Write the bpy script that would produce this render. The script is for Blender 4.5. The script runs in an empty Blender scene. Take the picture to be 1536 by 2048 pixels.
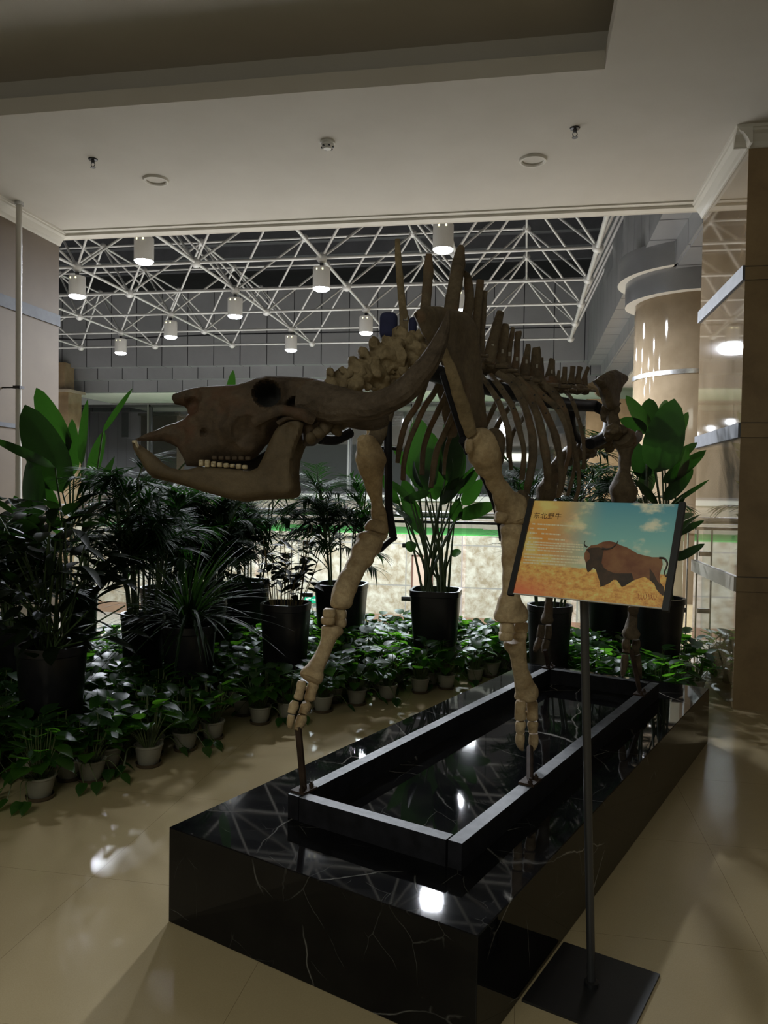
import bpy, bmesh, math, random
import numpy as np
from mathutils import Vector, Matrix, noise as mnoise

# ---------------------------------------------------------------- camera / world / light / exposure
F = 1568.0; PIT = math.radians(-1.65); ROL = math.radians(0.896); YAW = math.radians(10.19); EYE = 1.5
def _axes():
    fwd = np.array([0, math.cos(PIT), math.sin(PIT)]); r0 = np.array([1., 0, 0]); u0 = np.cross(r0, fwd)
    ri = math.cos(ROL)*r0 + math.sin(ROL)*u0; up = -math.sin(ROL)*r0 + math.cos(ROL)*u0
    c, s = math.cos(YAW), math.sin(YAW); M = np.array([[c, -s, 0], [s, c, 0], [0, 0, 1]])
    return M@ri, M@up, M@fwd
RI, UP, FW = _axes(); CAM = np.array([0., 0, EYE])
scene = bpy.context.scene
C = scene.collection
cd = bpy.data.cameras.new('camera'); cam = bpy.data.objects.new('camera', cd); C.objects.link(cam)
cd.sensor_fit = 'VERTICAL'; cd.sensor_height = 36.0; cd.lens = F/2048*36.0; cd.clip_start = 0.02; cd.clip_end = 200
cam.matrix_world = Matrix(((RI[0], UP[0], -FW[0], 0), (RI[1], UP[1], -FW[1], 0), (RI[2], UP[2], -FW[2], EYE), (0, 0, 0, 1)))
scene.camera = cam

AMBIENT = 0.10
LAMP_W = 1090.0
w = bpy.data.worlds.new('world'); scene.world = w; w.use_nodes = True
w.node_tree.nodes['Background'].inputs[0].default_value = (0.97, 1.0, 0.90, 1)
w.node_tree.nodes['Background'].inputs[1].default_value = AMBIENT
vs = scene.view_settings
vs.view_transform = 'Standard'; vs.look = 'None'; vs.gamma = 1.0; vs.exposure = 0.0; vs.use_curve_mapping = False

def area_light(name, loc, rot, sx, sy, energy, col):
    l = bpy.data.lights.new(name, 'AREA'); l.shape = 'RECTANGLE'; l.size = sx; l.size_y = sy; l.energy = energy; l.color = col
    o = bpy.data.objects.new(name, l); C.objects.link(o); o.location = loc; o.rotation_euler = rot
    return o
# unseen fill light added behind the viewer to brighten the foreground
area_light('lobby_fill', (-1.3, -2.2, 3.75), (math.radians(16), 0, 0), 3.0, 1.6, 92, (0.98, 1.0, 0.87))

# ---------------------------------------------------------------- pixel rays to real planes
def ray(x, y): return RI*(x-768)/F - UP*(y-1024)/F + FW
def onz(x, y, z): d = ray(x, y); return CAM + d*((z-EYE)/d[2])
def ony(x, y, Y): d = ray(x, y); return CAM + d*(Y/d[1])
def ond(x, y, dep): return CAM + ray(x, y)*dep
def depth_of(p): return float((np.array(p)-CAM)@FW)
PA = np.array([-1.18, 2.49]); a_ = math.radians(22.5)
U2 = np.array([math.sin(a_), math.cos(a_)]); V2 = np.array([math.cos(a_), -math.sin(a_)])
def PL(u, v, z): q = PA + u*U2 + v*V2; return np.array([q[0], q[1], z])       # plinth coordinates
def onv(x, y, v):
    d = ray(x, y); t = (v + PA@V2 - CAM[:2]@V2)/(d[:2]@V2); return CAM + d*t

# ---------------------------------------------------------------- mesh builder
class MB:
    def __init__(s): s.v = []; s.f = []; s.m = []
    def add(s, vs_, fs_, mi=0):
        n = len(s.v); s.v += [tuple(float(c) for c in p) for p in vs_]
        for f in fs_: s.f.append(tuple(n+i for i in f)); s.m.append(mi)
    def box(s, x0, x1, y0, y1, z0, z1, mi=0):
        s.add([(x0,y0,z0),(x1,y0,z0),(x1,y1,z0),(x0,y1,z0),(x0,y0,z1),(x1,y0,z1),(x1,y1,z1),(x0,y1,z1)],
              [(0,3,2,1),(4,5,6,7),(0,1,5,4),(1,2,6,5),(2,3,7,6),(3,0,4,7)], mi)
    def obox(s, c, ax, ay, az, mi=0):       # oriented box: centre and half-vectors
        c, ax, ay, az = map(np.array, (c, ax, ay, az)); P = []
        for k in (-1, 1):
            for i, j in ((-1,-1),(1,-1),(1,1),(-1,1)): P.append(c+i*ax+j*ay+k*az)
        s.add(P, [(0,3,2,1),(4,5,6,7),(0,1,5,4),(1,2,6,5),(2,3,7,6),(3,0,4,7)], mi)
    def quad(s, a, b, c, d, mi=0): s.add([a, b, c, d], [(0,1,2,3)], mi)
    def tube(s, pts, rad, seg=10, flat=1.0, ref=None, caps=True, mi=0, grooves=0, gd=0.0, nz=0.0, ns=20):
        pts = [np.array(p, float) for p in pts]; n = len(pts)
        if not hasattr(rad, '__len__'): rad = [rad]*n
        V = []; up = None
        for i in range(n):
            t = pts[min(i+1, n-1)] - pts[max(i-1, 0)]; L = np.linalg.norm(t); t = t/(L if L > 1e-9 else 1)
            if ref is not None: b = np.array(ref, float) - t*(np.array(ref)@t)
            elif up is None: b = np.array([0, 0, 1.]) if abs(t[2]) < .9 else np.array([1., 0, 0]); b = b - t*(b@t)
            else: b = up - t*(up@t)
            b /= max(np.linalg.norm(b), 1e-9); up = b; a = np.cross(t, b)
            for k in range(seg):
                th = 2*math.pi*k/seg; r = rad[i]
                if grooves: r *= 1 + gd*math.sin(th*grooves + 0.9*math.sin(i*.35))
                if nz:
                    q = pts[i] + a*math.cos(th)*r + b*math.sin(th)*r*flat
                    r *= 1 + nz*mnoise.noise(Vector(q)*ns)
                V.append(pts[i] + a*math.cos(th)*r + b*math.sin(th)*r*flat)
        Fs = []
        for i in range(n-1):
            for k in range(seg):
                k2 = (k+1) % seg; Fs.append((i*seg+k, i*seg+k2, (i+1)*seg+k2, (i+1)*seg+k))
        if caps: Fs.append(tuple(range(seg-1, -1, -1))); Fs.append(tuple((n-1)*seg+k for k in range(seg)))
        s.add(V, Fs, mi)
    def lathe(s, prof, seg=24, c=(0,0,0), mi=0, sq=0, caps=True):
        V = []; n = len(prof)
        for r, z in prof:
            for k in range(seg):
                th = 2*math.pi*k/seg; rr = r
                if sq: rr = r/((abs(math.cos(th))**sq + abs(math.sin(th))**sq)**(1/sq))
                V.append((c[0]+rr*math.cos(th), c[1]+rr*math.sin(th), c[2]+z))
        Fs = [(i*seg+k, i*seg+(k+1) % seg, (i+1)*seg+(k+1) % seg, (i+1)*seg+k) for i in range(n-1) for k in range(seg)]
        if caps and prof[0][0] > 1e-3: Fs.append(tuple(range(seg-1, -1, -1)))
        if caps and prof[-1][0] > 1e-3: Fs.append(tuple((n-1)*seg+k for k in range(seg)))
        s.add(V, Fs, mi)
    def ball(s, c, r, seg=12, rings=8, sc=(1,1,1), mi=0, nz=0.0, ns=20):
        V = []; c = np.array(c, float)
        for i in range(rings+1):
            ph = math.pi*i/rings
            for k in range(seg):
                th = 2*math.pi*k/seg
                d = np.array([math.sin(ph)*math.cos(th)*sc[0], math.sin(ph)*math.sin(th)*sc[1], math.cos(ph)*sc[2]])*r
                if nz: d = d*(1+nz*mnoise.noise(Vector(c+d)*ns))
                V.append(c+d)
        s.add(V, [(i*seg+k, (i+1)*seg+k, (i+1)*seg+(k+1) % seg, i*seg+(k+1) % seg) for i in range(rings) for k in range(seg)], mi)
    def nub(s, c, ax, az, ay, e=.55, seg=16, rings=10, nz=.12, ns=35):
        V = []; c = np.array(c, float); ax, ay, az = map(np.array, (ax, ay, az)); f = lambda v: math.copysign(abs(v)**e, v)
        for i in range(rings+1):
            ph = -math.pi/2+math.pi*i/rings
            for k in range(seg):
                th = 2*math.pi*k/seg; p = c + ax*f(math.cos(ph))*f(math.cos(th)) + ay*f(math.cos(ph))*f(math.sin(th)) + az*f(math.sin(ph))
                V.append(c+(p-c)*(1+nz*mnoise.noise(Vector(p)*ns)))
        s.add(V, [(i*seg+k, i*seg+(k+1) % seg, (i+1)*seg+(k+1) % seg, (i+1)*seg+k) for i in range(rings) for k in range(seg)])
    def build(s, name, mats, parent=None, smooth=True, origin=None):
        if not isinstance(mats, (list, tuple)): mats = [mats]
        me = bpy.data.meshes.new(name); vv = s.v
        if origin is not None: vv = [(p[0]-origin[0], p[1]-origin[1], p[2]-origin[2]) for p in s.v]
        me.from_pydata(vv, [], s.f)
        for m in mats: me.materials.append(m)
        if len(mats) > 1: me.polygons.foreach_set('material_index', s.m)
        if smooth:
            me.polygons.foreach_set('use_smooth', [True]*len(me.polygons))
            try: me.set_sharp_from_angle(angle=math.radians(40))
            except Exception: pass
        me.validate(); me.update()
        o = bpy.data.objects.new(name, me); C.objects.link(o)
        if origin is not None: o.location = origin
        if parent is not None:
            o.parent = parent
            if parent.type == 'EMPTY' or True:
                o.matrix_parent_inverse = Matrix.Identity(4)
                if origin is None: o.location = -Vector(world_loc(parent))
                else: o.location = Vector(origin) - Vector(world_loc(parent))
        return o
def world_loc(o):
    p = Vector(o.location)
    while o.parent is not None: o = o.parent; p += Vector(o.location)
    return p
def tag(o, label=None, cat=None, group=None, kind=None):
    if label: o['label'] = label
    if cat: o['category'] = cat
    if group: o['group'] = group
    if kind: o['kind'] = kind
    return o
def thing(name, label, cat, loc=(0,0,0), group=None):
    o = bpy.data.objects.new(name, None); C.objects.link(o); o.location = tuple(float(c) for c in loc); o.empty_display_size = .05
    return tag(o, label, cat, group)
def struct(o, label=None): o['kind'] = 'structure'; return o
def dup(root, loc=None, rotz=0.0, label=None, group=None, scale=1.0):
    r = root.copy(); C.objects.link(r)
    if loc is not None: r.location = tuple(float(c) for c in loc)
    r.rotation_euler = (0, 0, rotz); r.scale = (scale,)*3
    if label: r['label'] = label
    if group: r['group'] = group
    for ch in list(root.children):
        c = ch.copy(); C.objects.link(c); c.parent = r
        for g in ch.children:
            d = g.copy(); C.objects.link(d); d.parent = c
    return r
def catmull(P, n=6):
    P = [np.array(p, float) for p in P]; Q = [2*P[0]-P[1]] + P + [2*P[-1]-P[-2]]; out = []
    for i in range(1, len(Q)-2):
        for k in range(n):
            t = k/n; a, b, c, d = Q[i-1], Q[i], Q[i+1], Q[i+2]
            out.append(.5*((2*b)+(-a+c)*t+(2*a-5*b+4*c-d)*t*t+(-a+3*b-3*c+d)*t**3))
    out.append(P[-1]); return out

# ---------------------------------------------------------------- materials
def mat(name, col, rough=.5, metal=0.0, spec=.5, coat=0.0):
    m = bpy.data.materials.new(name); m.use_nodes = True; b = m.node_tree.nodes['Principled BSDF']
    b.inputs['Base Color'].default_value = (*col, 1); b.inputs['Roughness'].default_value = rough
    b.inputs['Metallic'].default_value = metal; b.inputs['Specular IOR Level'].default_value = spec
    b.inputs['Coat Weight'].default_value = coat; b.inputs['Coat Roughness'].default_value = .03
    return m
def N(m, t, **k):
    n = m.node_tree.nodes.new(t)
    for a, b in k.items(): setattr(n, a, b)
    return n
def L(m, a, b): m.node_tree.links.new(a, b)
def ramp(m, src, stops):
    r = N(m, 'ShaderNodeValToRGB'); e = r.color_ramp.elements
    while len(e) < len(stops): e.new(.5)
    for i, (p, c) in enumerate(stops): e[i].position = p; e[i].color = (*c, 1)
    L(m, src, r.inputs[0]); return r.outputs[0]
def mixc(m, fac, a, b, mode='MIX'):
    n = N(m, 'ShaderNodeMix', data_type='RGBA', blend_type=mode)
    for s, v in ((n.inputs[0], fac), (n.inputs[6], a), (n.inputs[7], b)):
        if isinstance(v, (int, float)): s.default_value = v
        elif isinstance(v, tuple): s.default_value = (*v, 1)
        else: L(m, v, s)
    return n.outputs[2]
def noisetex(m, scale, detail=4, rough=.55, vec=None, dist=0.0):
    n = N(m, 'ShaderNodeTexNoise'); n.inputs['Scale'].default_value = scale; n.inputs['Detail'].default_value = detail
    n.inputs['Roughness'].default_value = rough; n.inputs['Distortion'].default_value = dist
    if vec is None: g = N(m, 'ShaderNodeNewGeometry'); vec = g.outputs['Position']
    L(m, vec, n.inputs['Vector']); return n.outputs['Fac']
def bump(m, src, strength=.3, dist=.01):
    b = N(m, 'ShaderNodeBump'); b.inputs['Strength'].default_value = strength; b.inputs['Distance'].default_value = dist
    L(m, src, b.inputs['Height']); L(m, b.outputs[0], m.node_tree.nodes['Principled BSDF'].inputs['Normal'])
def noisy(name, c0, c1, scale=8, rough=.5, bs=0.0, lo=.35, hi=.65, metal=0.0, detail=5, objc=False, **k):
    m = mat(name, c0, rough, metal, **k); vec = None
    if objc: vec = N(m, 'ShaderNodeTexCoord').outputs['Object']
    f = noisetex(m, scale, detail, vec=vec)
    L(m, ramp(m, f, [(lo, c0), (hi, c1)]), m.node_tree.nodes['Principled BSDF'].inputs['Base Color'])
    if bs: bump(m, noisetex(m, scale*3, 5, vec=vec), bs, .004)
    return m
def axes_vec(m, a, b, ox=0.0, oz=0.0):
    g = N(m, 'ShaderNodeNewGeometry'); s = N(m, 'ShaderNodeSeparateXYZ'); c = N(m, 'ShaderNodeCombineXYZ'); L(m, g.outputs['Position'], s.inputs[0])
    for src, dst, off in ((a, 0, ox), (b, 1, oz)):
        ad = N(m, 'ShaderNodeMath', operation='ADD'); ad.inputs[1].default_value = off
        L(m, s.outputs[src], ad.inputs[0]); L(m, ad.outputs[0], c.inputs[dst])
    return c.outputs[0]
def tiled(name, c0, c1, joint, tw, th, jw, ax=('X','Z'), ox=0.0, oz=0.0, offset=0.0, scale=5, rough=.4, metal=0.0, jbump=True, coat=0.0, spec=.5, spot=True):
    m = mat(name, c0, rough, metal, spec, coat); idx = {'X':0,'Y':1,'Z':2}
    b = N(m, 'ShaderNodeTexBrick'); b.offset = offset; b.squash = 1.0; b.offset_frequency = 2
    b.inputs['Scale'].default_value = 1.0; b.inputs['Brick Width'].default_value = tw; b.inputs['Row Height'].default_value = th
    b.inputs['Mortar Size'].default_value = jw; b.inputs['Mortar Smooth'].default_value = 0.1
    b.inputs['Color1'].default_value = (0,0,0,1); b.inputs['Color2'].default_value = (1,1,1,1); b.inputs['Mortar'].default_value = (.5,.5,.5,1)
    L(m, axes_vec(m, idx[ax[0]], idx[ax[1]], ox, oz), b.inputs['Vector'])
    f = noisetex(m, scale, 8, .65, dist=.3)
    c = ramp(m, f, [(.36, c0), (.64, c1)])
    tint = mixc(m, b.outputs['Color'], (.93,.93,.92), (1.05,1.04,1.03)); c = mixc(m, 1.0, c, tint, 'MULTIPLY')
    c = mixc(m, b.outputs['Fac'], c, joint)
    P = m.node_tree.nodes['Principled BSDF']; L(m, c, P.inputs['Base Color'])
    if jbump:
        inv = N(m, 'ShaderNodeMath', operation='SUBTRACT'); inv.inputs[0].default_value = 1; L(m, b.outputs['Fac'], inv.inputs[1]); bump(m, inv.outputs[0], .4, .004)
    return m
def leafmat(name, col, tr, rough=.32, vein=False):
    m = bpy.data.materials.new(name); m.use_nodes = True; nt = m.node_tree; P = nt.nodes['Principled BSDF']; out = nt.nodes['Material Output']
    f = noisetex(m, 14, 4, vec=N(m, 'ShaderNodeTexCoord').outputs['Object'])
    c = ramp(m, f, [(.3, tuple(x*.7 for x in col)), (.7, tuple(x*1.25 for x in col))]); L(m, c, P.inputs['Base Color'])
    P.inputs['Roughness'].default_value = rough; P.inputs['Specular IOR Level'].default_value = .3 if ('pothos' in name or 'paddle' in name) else .12
    t = N(m, 'ShaderNodeBsdfTranslucent'); t.inputs[0].default_value = (*tr, 1)
    mx = N(m, 'ShaderNodeMixShader'); mx.inputs[0].default_value = .35 if 'pothos' in name else .25
    L(m, P.outputs[0], mx.inputs[1]); L(m, t.outputs[0], mx.inputs[2]); L(m, mx.outputs[0], out.inputs[0]); return m
def emit(name, col, st):
    m = bpy.data.materials.new(name); m.use_nodes = True; nt = m.node_tree; nt.nodes.remove(nt.nodes['Principled BSDF'])
    e = N(m, 'ShaderNodeEmission'); e.inputs[0].default_value = (*col, 1); e.inputs[1].default_value = st
    L(m, e.outputs[0], nt.nodes['Material Output'].inputs[0]); return m
def glassmat(name, tint=(.93,.97,.95), refl=1.0):
    m = bpy.data.materials.new(name); m.use_nodes = True; nt = m.node_tree; nt.nodes.remove(nt.nodes['Principled BSDF'])
    t = N(m, 'ShaderNodeBsdfTransparent'); t.inputs[0].default_value = (*tint, 1)
    g = N(m, 'ShaderNodeBsdfGlossy'); g.inputs['Roughness'].default_value = 0.0; g.inputs[0].default_value = (.9,.9,.9,1)
    fr = N(m, 'ShaderNodeFresnel'); fr.inputs[0].default_value = 1.45
    mx = N(m, 'ShaderNodeMixShader'); L(m, fr.outputs[0], mx.inputs[0]); L(m, t.outputs[0], mx.inputs[1]); L(m, g.outputs[0], mx.inputs[2])
    L(m, mx.outputs[0], nt.nodes['Material Output'].inputs[0]); return m

M = {}
M['paint'] = noisy('ceiling paint', (.56,.525,.47), (.59,.555,.50), 2, .75)
M['plaster'] = mat('white plaster trim', (.66,.63,.57), .6)
def floor_mat():
    m = mat('polished beige floor tile', (.42,.34,.2), .14, 0, .5)
    P = m.node_tree.nodes['Principled BSDF']
    f = noisetex(m, 1.3, 5, .6); c = ramp(m, f, [(.3, (.36,.285,.165)), (.7, (.42,.34,.20))])
    f2 = noisetex(m, 260, 2); c = mixc(m, .25, c, ramp(m, f2, [(.3, (.34,.27,.15)), (.7, (.52,.43,.27))]))
    b = N(m, 'ShaderNodeTexBrick'); b.offset = 0; b.inputs['Scale'].default_value = 1; b.inputs['Brick Width'].default_value = .8; b.inputs['Row Height'].default_value = .8
    b.inputs['Mortar Size'].default_value = .0012; b.inputs['Mortar Smooth'].default_value = .2; L(m, axes_vec(m, 0, 1, .0, 0.48), b.inputs['Vector'])
    c = mixc(m, b.outputs['Fac'], c, (.25,.19,.11)); L(m, c, P.inputs['Base Color'])
    r = N(m, 'ShaderNodeMapRange'); L(m, noisetex(m, 3, 3), r.inputs[0]); r.inputs[3].default_value = .16; r.inputs[4].default_value = .26; L(m, r.outputs[0], P.inputs['Roughness'])
    return m
M['floor'] = floor_mat()
def marble_black():
    m = mat('black marble with white veins', (.01,.01,.011), .03, 0, .22); P = m.node_tree.nodes['Principled BSDF']
    g = N(m, 'ShaderNodeNewGeometry'); n = N(m, 'ShaderNodeTexNoise'); n.inputs['Scale'].default_value = 2.2; n.inputs['Detail'].default_value = 5; L(m, g.outputs['Position'], n.inputs['Vector'])
    def vein(rot, sc, scale, lo, hi, col, c, dist=.16):
        mp = N(m, 'ShaderNodeMapping'); mp.inputs['Rotation'].default_value = rot; mp.inputs['Scale'].default_value = sc
        ad = mixc(m, dist, g.outputs['Position'], n.outputs['Color'], 'ADD'); L(m, ad, mp.inputs['Vector'])
        v = N(m, 'ShaderNodeTexVoronoi', feature='DISTANCE_TO_EDGE'); v.inputs['Scale'].default_value = scale; L(m, mp.outputs[0], v.inputs['Vector'])
        r = ramp(m, v.outputs['Distance'], [(lo, (1,1,1)), (hi, (0,0,0))])
        k = ramp(m, noisetex(m, 1.8*scale/2, 3, vec=mp.outputs[0]), [(.52, (0,0,0)), (.60, (1,1,1))])
        f = mixc(m, 1.0, r, k, 'MULTIPLY')
        return mixc(m, f, c, col)
    base = ramp(m, noisetex(m, 5, 4), [(.35, (.004,.004,.005)), (.7, (.009,.009,.009))])
    c = vein((.4,.3,.5), (1,.45,1.2), 1.5, 0.0, .0055, (.30,.29,.27), base)
    c = vein((1.1,.2,2.0), (.5,1.2,1), 3.0, 0.0, .005, (.17,.165,.15), c)
    c = vein((.2,.9,1.2), (1,.8,.7), 6.5, 0.0, .008, (.06,.06,.055), c)
    L(m, c, P.inputs['Base Color']); return m
M['marble'] = marble_black()
M['pillar'] = noisy('polished brown stone', (.20,.135,.07), (.30,.215,.12), 3, .05, 0, .3, .7, spec=.6, coat=.3)
M['pillar_x'] = tiled('polished brown stone pillar cladding', (.22,.155,.085), (.31,.225,.135), (.10,.07,.04), 2.0, 1.07, .004, ('Y','Z'), 0, -.93, 0, 2.5, .04, coat=.5, spec=.6)
M['pillar_y'] = tiled('brown stone pillar front', (.21,.14,.07), (.30,.21,.11), (.07,.05,.03), 9.0, 1.07, .004, ('X','Z'), 3.2, -.93, 0, 3.5, .35)
M['wallstone'] = noisy('left wall stone', (.155,.12,.088), (.19,.15,.11), 1.6, .6, 0, .3, .7, spec=.2)
M['chrome'] = noisy('brushed steel', (.55,.56,.58), (.68,.69,.71), 40, .22, metal=1.0)
M['band'] = noisy('dull steel band', (.10,.105,.12), (.13,.135,.15), 12, .6, spec=.25); M['band2'] = noisy('beige stone band', (.34,.31,.27), (.40,.36,.31), 6, .4)
M['darkmetal'] = noisy('dark steel', (.05,.05,.055), (.09,.09,.095), 30, .35, metal=.8)
M['stone'] = tiled('travertine wall', (.235,.18,.115), (.46,.42,.35), (.22,.20,.18), 1.55, 1.16, .018, ('X','Z'), .12, .0, 0, 4.5, .5)
M['stone_up'] = tiled('travertine upper wall', (.33,.27,.20), (.44,.37,.29), (.26,.23,.2), 1.55, 3.0, .012, ('X','Z'), .12, 2.0, 0, 1.6, .5)
M['skirt'] = noisy('brown stone skirting', (.22,.13,.085), (.27,.16,.10), 3, .4)
M['lowfloor'] = tiled('atrium floor tile', (.46,.43,.38), (.52,.49,.44), (.35,.32,.28), .8, .8, .004, ('X','Y'), 0, 0, 0, 2, .2)
def panelm(nm, ox, ax=('X','Z')):
    return tiled(nm, (.27,.275,.29), (.30,.305,.32), (.03,.03,.035), .8, 60, .013, ax, ox, 20, 0, 1.5, .38, metal=.25)
M['panel1'] = panelm('grey wall panels', .13+.0); M['panel2'] = panelm('grey step panels', .13-.19); M['panel3'] = panelm('grey lower step panels', .13-.37)
M['panelS'] = panelm('grey side panels', .2, ('Y','Z')); M['panelF'] = panelm('grey soffit panels', .2, ('Y','X'))
M['ringpan'] = noisy('satin aluminium', (.25,.255,.27), (.29,.295,.31), 2, .3, metal=.6)
M['deck'] = noisy('dark roof deck', (.055,.057,.065), (.075,.077,.085), 3, .7)
M['white'] = mat('white enamel', (.72,.71,.69), .4)
M['tubesteel'] = noisy('silver painted tube', (.50,.50,.50), (.58,.58,.57), 5, .35, metal=.2)
M['turf'] = noisy('artificial turf', (.045,.26,.05), (.085,.37,.075), 30, .9, .3)
M['lens'] = emit('lamp lens', (.86,.93,1.0), 32.0)
M['spark'] = emit('lamp vent glow', (1.0,.95,.55), 2.2)
M['glass'] = glassmat('clear glass')
M['winglass'] = mat('dark window glass', (.03,.032,.032), .03, 0, 1.0); M['winglass'].node_tree.nodes['Principled BSDF'].inputs['IOR'].default_value = 2.0
M['frame'] = mat('window frame', (.10,.10,.10), .4, .5)
M['framelight'] = mat('light window frame', (.35,.34,.32), .4, .3)
M['soil'] = noisy('potting soil', (.015,.01,.007), (.04,.03,.02), 60, .95, .5)
M['blackpot'] = noisy('black glazed planter', (.006,.006,.008), (.012,.011,.013), 12, .3)
M['whitepot'] = noisy('cream plastic pot', (.235,.22,.175), (.29,.27,.215), 6, .5)
M['saucer'] = noisy('brown plastic saucer', (.05,.035,.02), (.08,.055,.035), 12, .45)
M['pothos'] = leafmat('pothos leaf', (.013,.040,.009), (.17,.52,.03), .42)
M['pothosstem'] = mat('pale green stem', (.075,.10,.035), .5)
M['bop'] = leafmat('paddle leaf', (.008,.020,.008), (.02,.075,.006), .42)
M['palm'] = leafmat('palm leaflet', (.008,.024,.007), (.02,.08,.008), .7)
M['broad'] = leafmat('broad dark leaf', (.007,.013,.005), (.015,.04,.005), .5)
M['strap'] = leafmat('strap leaf', (.010,.024,.008), (.03,.08,.01), .6)
M['zz'] = leafmat('small dark leaf', (.005,.009,.004), (.006,.015,.003), .5)
M['stem'] = noisy('green stem', (.03,.055,.015), (.05,.085,.025), 10, .45)
def bone(name, c0, c1, c2, grain=9):
    m = mat(name, c0, .62, 0, .3); P = m.node_tree.nodes['Principled BSDF']
    f = noisetex(m, grain, 8, .65, dist=.5); c = ramp(m, f, [(.3, c2), (.48, c0), (.7, c1)])
    f2 = noisetex(m, grain*7, 5, .7); c = mixc(m, .45, c, mixc(m, 1.0, c, ramp(m, f2, [(.3, (.45,.42,.38)), (.7, (1.3,1.3,1.3))]), 'MULTIPLY'))
    L(m, c, P.inputs['Base Color']); bump(m, noisetex(m, grain*4, 8, .75), .8, .008); return m
def patched(m, col, sc=6, lo=.5, hi=.68):
    P = m.node_tree.nodes['Principled BSDF']; src = P.inputs['Base Color'].links[0].from_socket
    L(m, mixc(m, ramp(m, noisetex(m, sc, 4, .6), [(lo, (0,0,0)), (hi, (1,1,1))]), src, col), P.inputs['Base Color']); return m
M['bone'] = bone('pale limb bone', (.48,.36,.21), (.60,.47,.29), (.30,.215,.12))
M['bonedk'] = bone('brown bone', (.115,.085,.052), (.17,.13,.08), (.06,.045,.028))
M['skull'] = bone('dark brown skull bone', (.068,.046,.028), (.11,.075,.046), (.032,.022,.014), 7)
M['jaw'] = bone('brown jaw bone', (.095,.068,.037), (.125,.092,.052), (.066,.046,.025), 4)
M['horn'] = bone('horn core', (.085,.062,.042), (.13,.10,.072), (.045,.032,.02), 12)
M['neck'] = bone('tan vertebra', (.22,.165,.09), (.31,.24,.14), (.12,.085,.045))
M['tooth'] = noisy('tooth enamel', (.20,.15,.08), (.46,.38,.24), 90, .35)
M['socket'] = mat('painted hollow shade', (.012,.01,.008), .8)  # near-black colour stands in for shade inside eye socket and mouth
M['armature'] = noisy('black steel bar', (.009,.009,.011), (.016,.016,.02), 20, .6, spec=.15)
M['post'] = noisy('brown steel post', (.03,.02,.015), (.055,.036,.026), 20, .7, metal=.0, spec=.1)
M['frametube'] = noisy('grey steel tube', (.030,.033,.038), (.07,.073,.08), 26, .5, spec=.12)
M['navy'] = noisy('navy pad', (.012,.014,.05), (.02,.024,.075), 12, .85, .3)
M['paper'] = mat('paper tag', (.30,.28,.24), .8)
M['ink'] = mat('dark ink', (.05,.03,.02), .6)
M['blackmat'] = mat('black stand metal', (.008,.008,.009), .45)
M['poleM'] = mat('grey stand pole', (.05,.05,.052), .35, .4)

patched(M['skull'], (.085,.038,.02), 7); patched(M['bonedk'], (.15,.085,.045), 6, .55, .7); patched(M['bone'], (.33,.22,.11), 9, .5, .7)
# ---------------------------------------------------------------- room shell
XL, XR, YP0, YE, ZC = -4.635, 1.46, 5.80, 7.2, 4.0
def boxo(name, x0, x1, y0, y1, z0, z1, m, parent=None, kind='structure', smooth=False):
    b = MB(); b.box(x0, x1, y0, y1, z0, z1); o = b.build(name, m, parent, smooth, origin=((x0+x1)/2, (y0+y1)/2, z0))
    if kind and parent is None: o['kind'] = kind
    return o
boxo('floor', -9, 7, -4, YE+.12, -.25, 0, M['floor'])
# ceiling with a recessed tray over the viewer
TX, TY = .41, 4.85
cb = MB()
cb.box(-9, 7, TY, YE, ZC, ZC+.11); cb.box(TX, 7, -4, TY, ZC, ZC+.11)
cb.build('ceiling', M['paint'], None, False)['kind'] = 'structure'
cb = MB(); cb.box(-9, TX+.32, -4, TY+.32, ZC+.355, ZC+.5)
cb.box(-9, TX+.32, TY+.24, TY+.32, ZC+.11, ZC+.42); cb.box(TX+.24, TX+.32, -4, TY+.24, ZC+.11, ZC+.42)
cb.build('ceiling_tray', M['paint'], None, False)['kind'] = 'structure'
# plaster lip along the opening
cb = MB(); cb.box(XL, XR-.06, YE-.10, YE-.03, ZC-.012, ZC); cb.box(XL, XR, YE-.03, YE+.06, ZC-.035, ZC+.3)
cb.build('trim_1', M['plaster'], None, False)['kind'] = 'structure'
boxo('wall_upper', -16, 5.5, YE+.06, YE+.2, ZC-.0, 7.2, M['paint'])
# crown mouldings
def crown(name, pts_line, inward):
    """profile swept along a straight line; inward = horizontal unit vector away from the wall"""
    prof = [(0,-.125),(.012,-.125),(.02,-.115),(.03,-.09),(.06,-.05),(.085,-.035),(.09,-.022),(.10,-.018),(.105,0),(0,0)]
    b = MB(); V = []
    for p in pts_line:
        for a, z in prof: V.append((p[0]+inward[0]*a, p[1]+inward[1]*a, ZC+z))
    n = len(prof); Fc = [(i, (i+1) % n, n+(i+1) % n, n+i) for i in range(n)] + [tuple(range(n-1,-1,-1)), tuple(range(n, 2*n))]
    b.add(V, Fc); o = b.build(name, M['plaster'], None, False); o['kind'] = 'structure'; return o
crown('trim_2', [(XL, 0.0), (XL, YE)], (1, 0))
crown('trim_3', [(XR, YP0-.10), (XR, YE)], (-1, 0))
crown('trim_4', [(XR-.10, YP0), (4.5, YP0)], (0, -1))
# left wall: panels with steel bands
boxo('wall_left', XL-.4, XL, -4, YE, 0, ZC, M['wallstone'])
for i, (z0, z1) in enumerate(((3.08, 3.19), (2.01, 2.05), (.9, 1.0))):
    boxo('trim_%d' % (5+i), XL, XL+.012, 0, YE+.01, z0, z1, M['band'])
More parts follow.
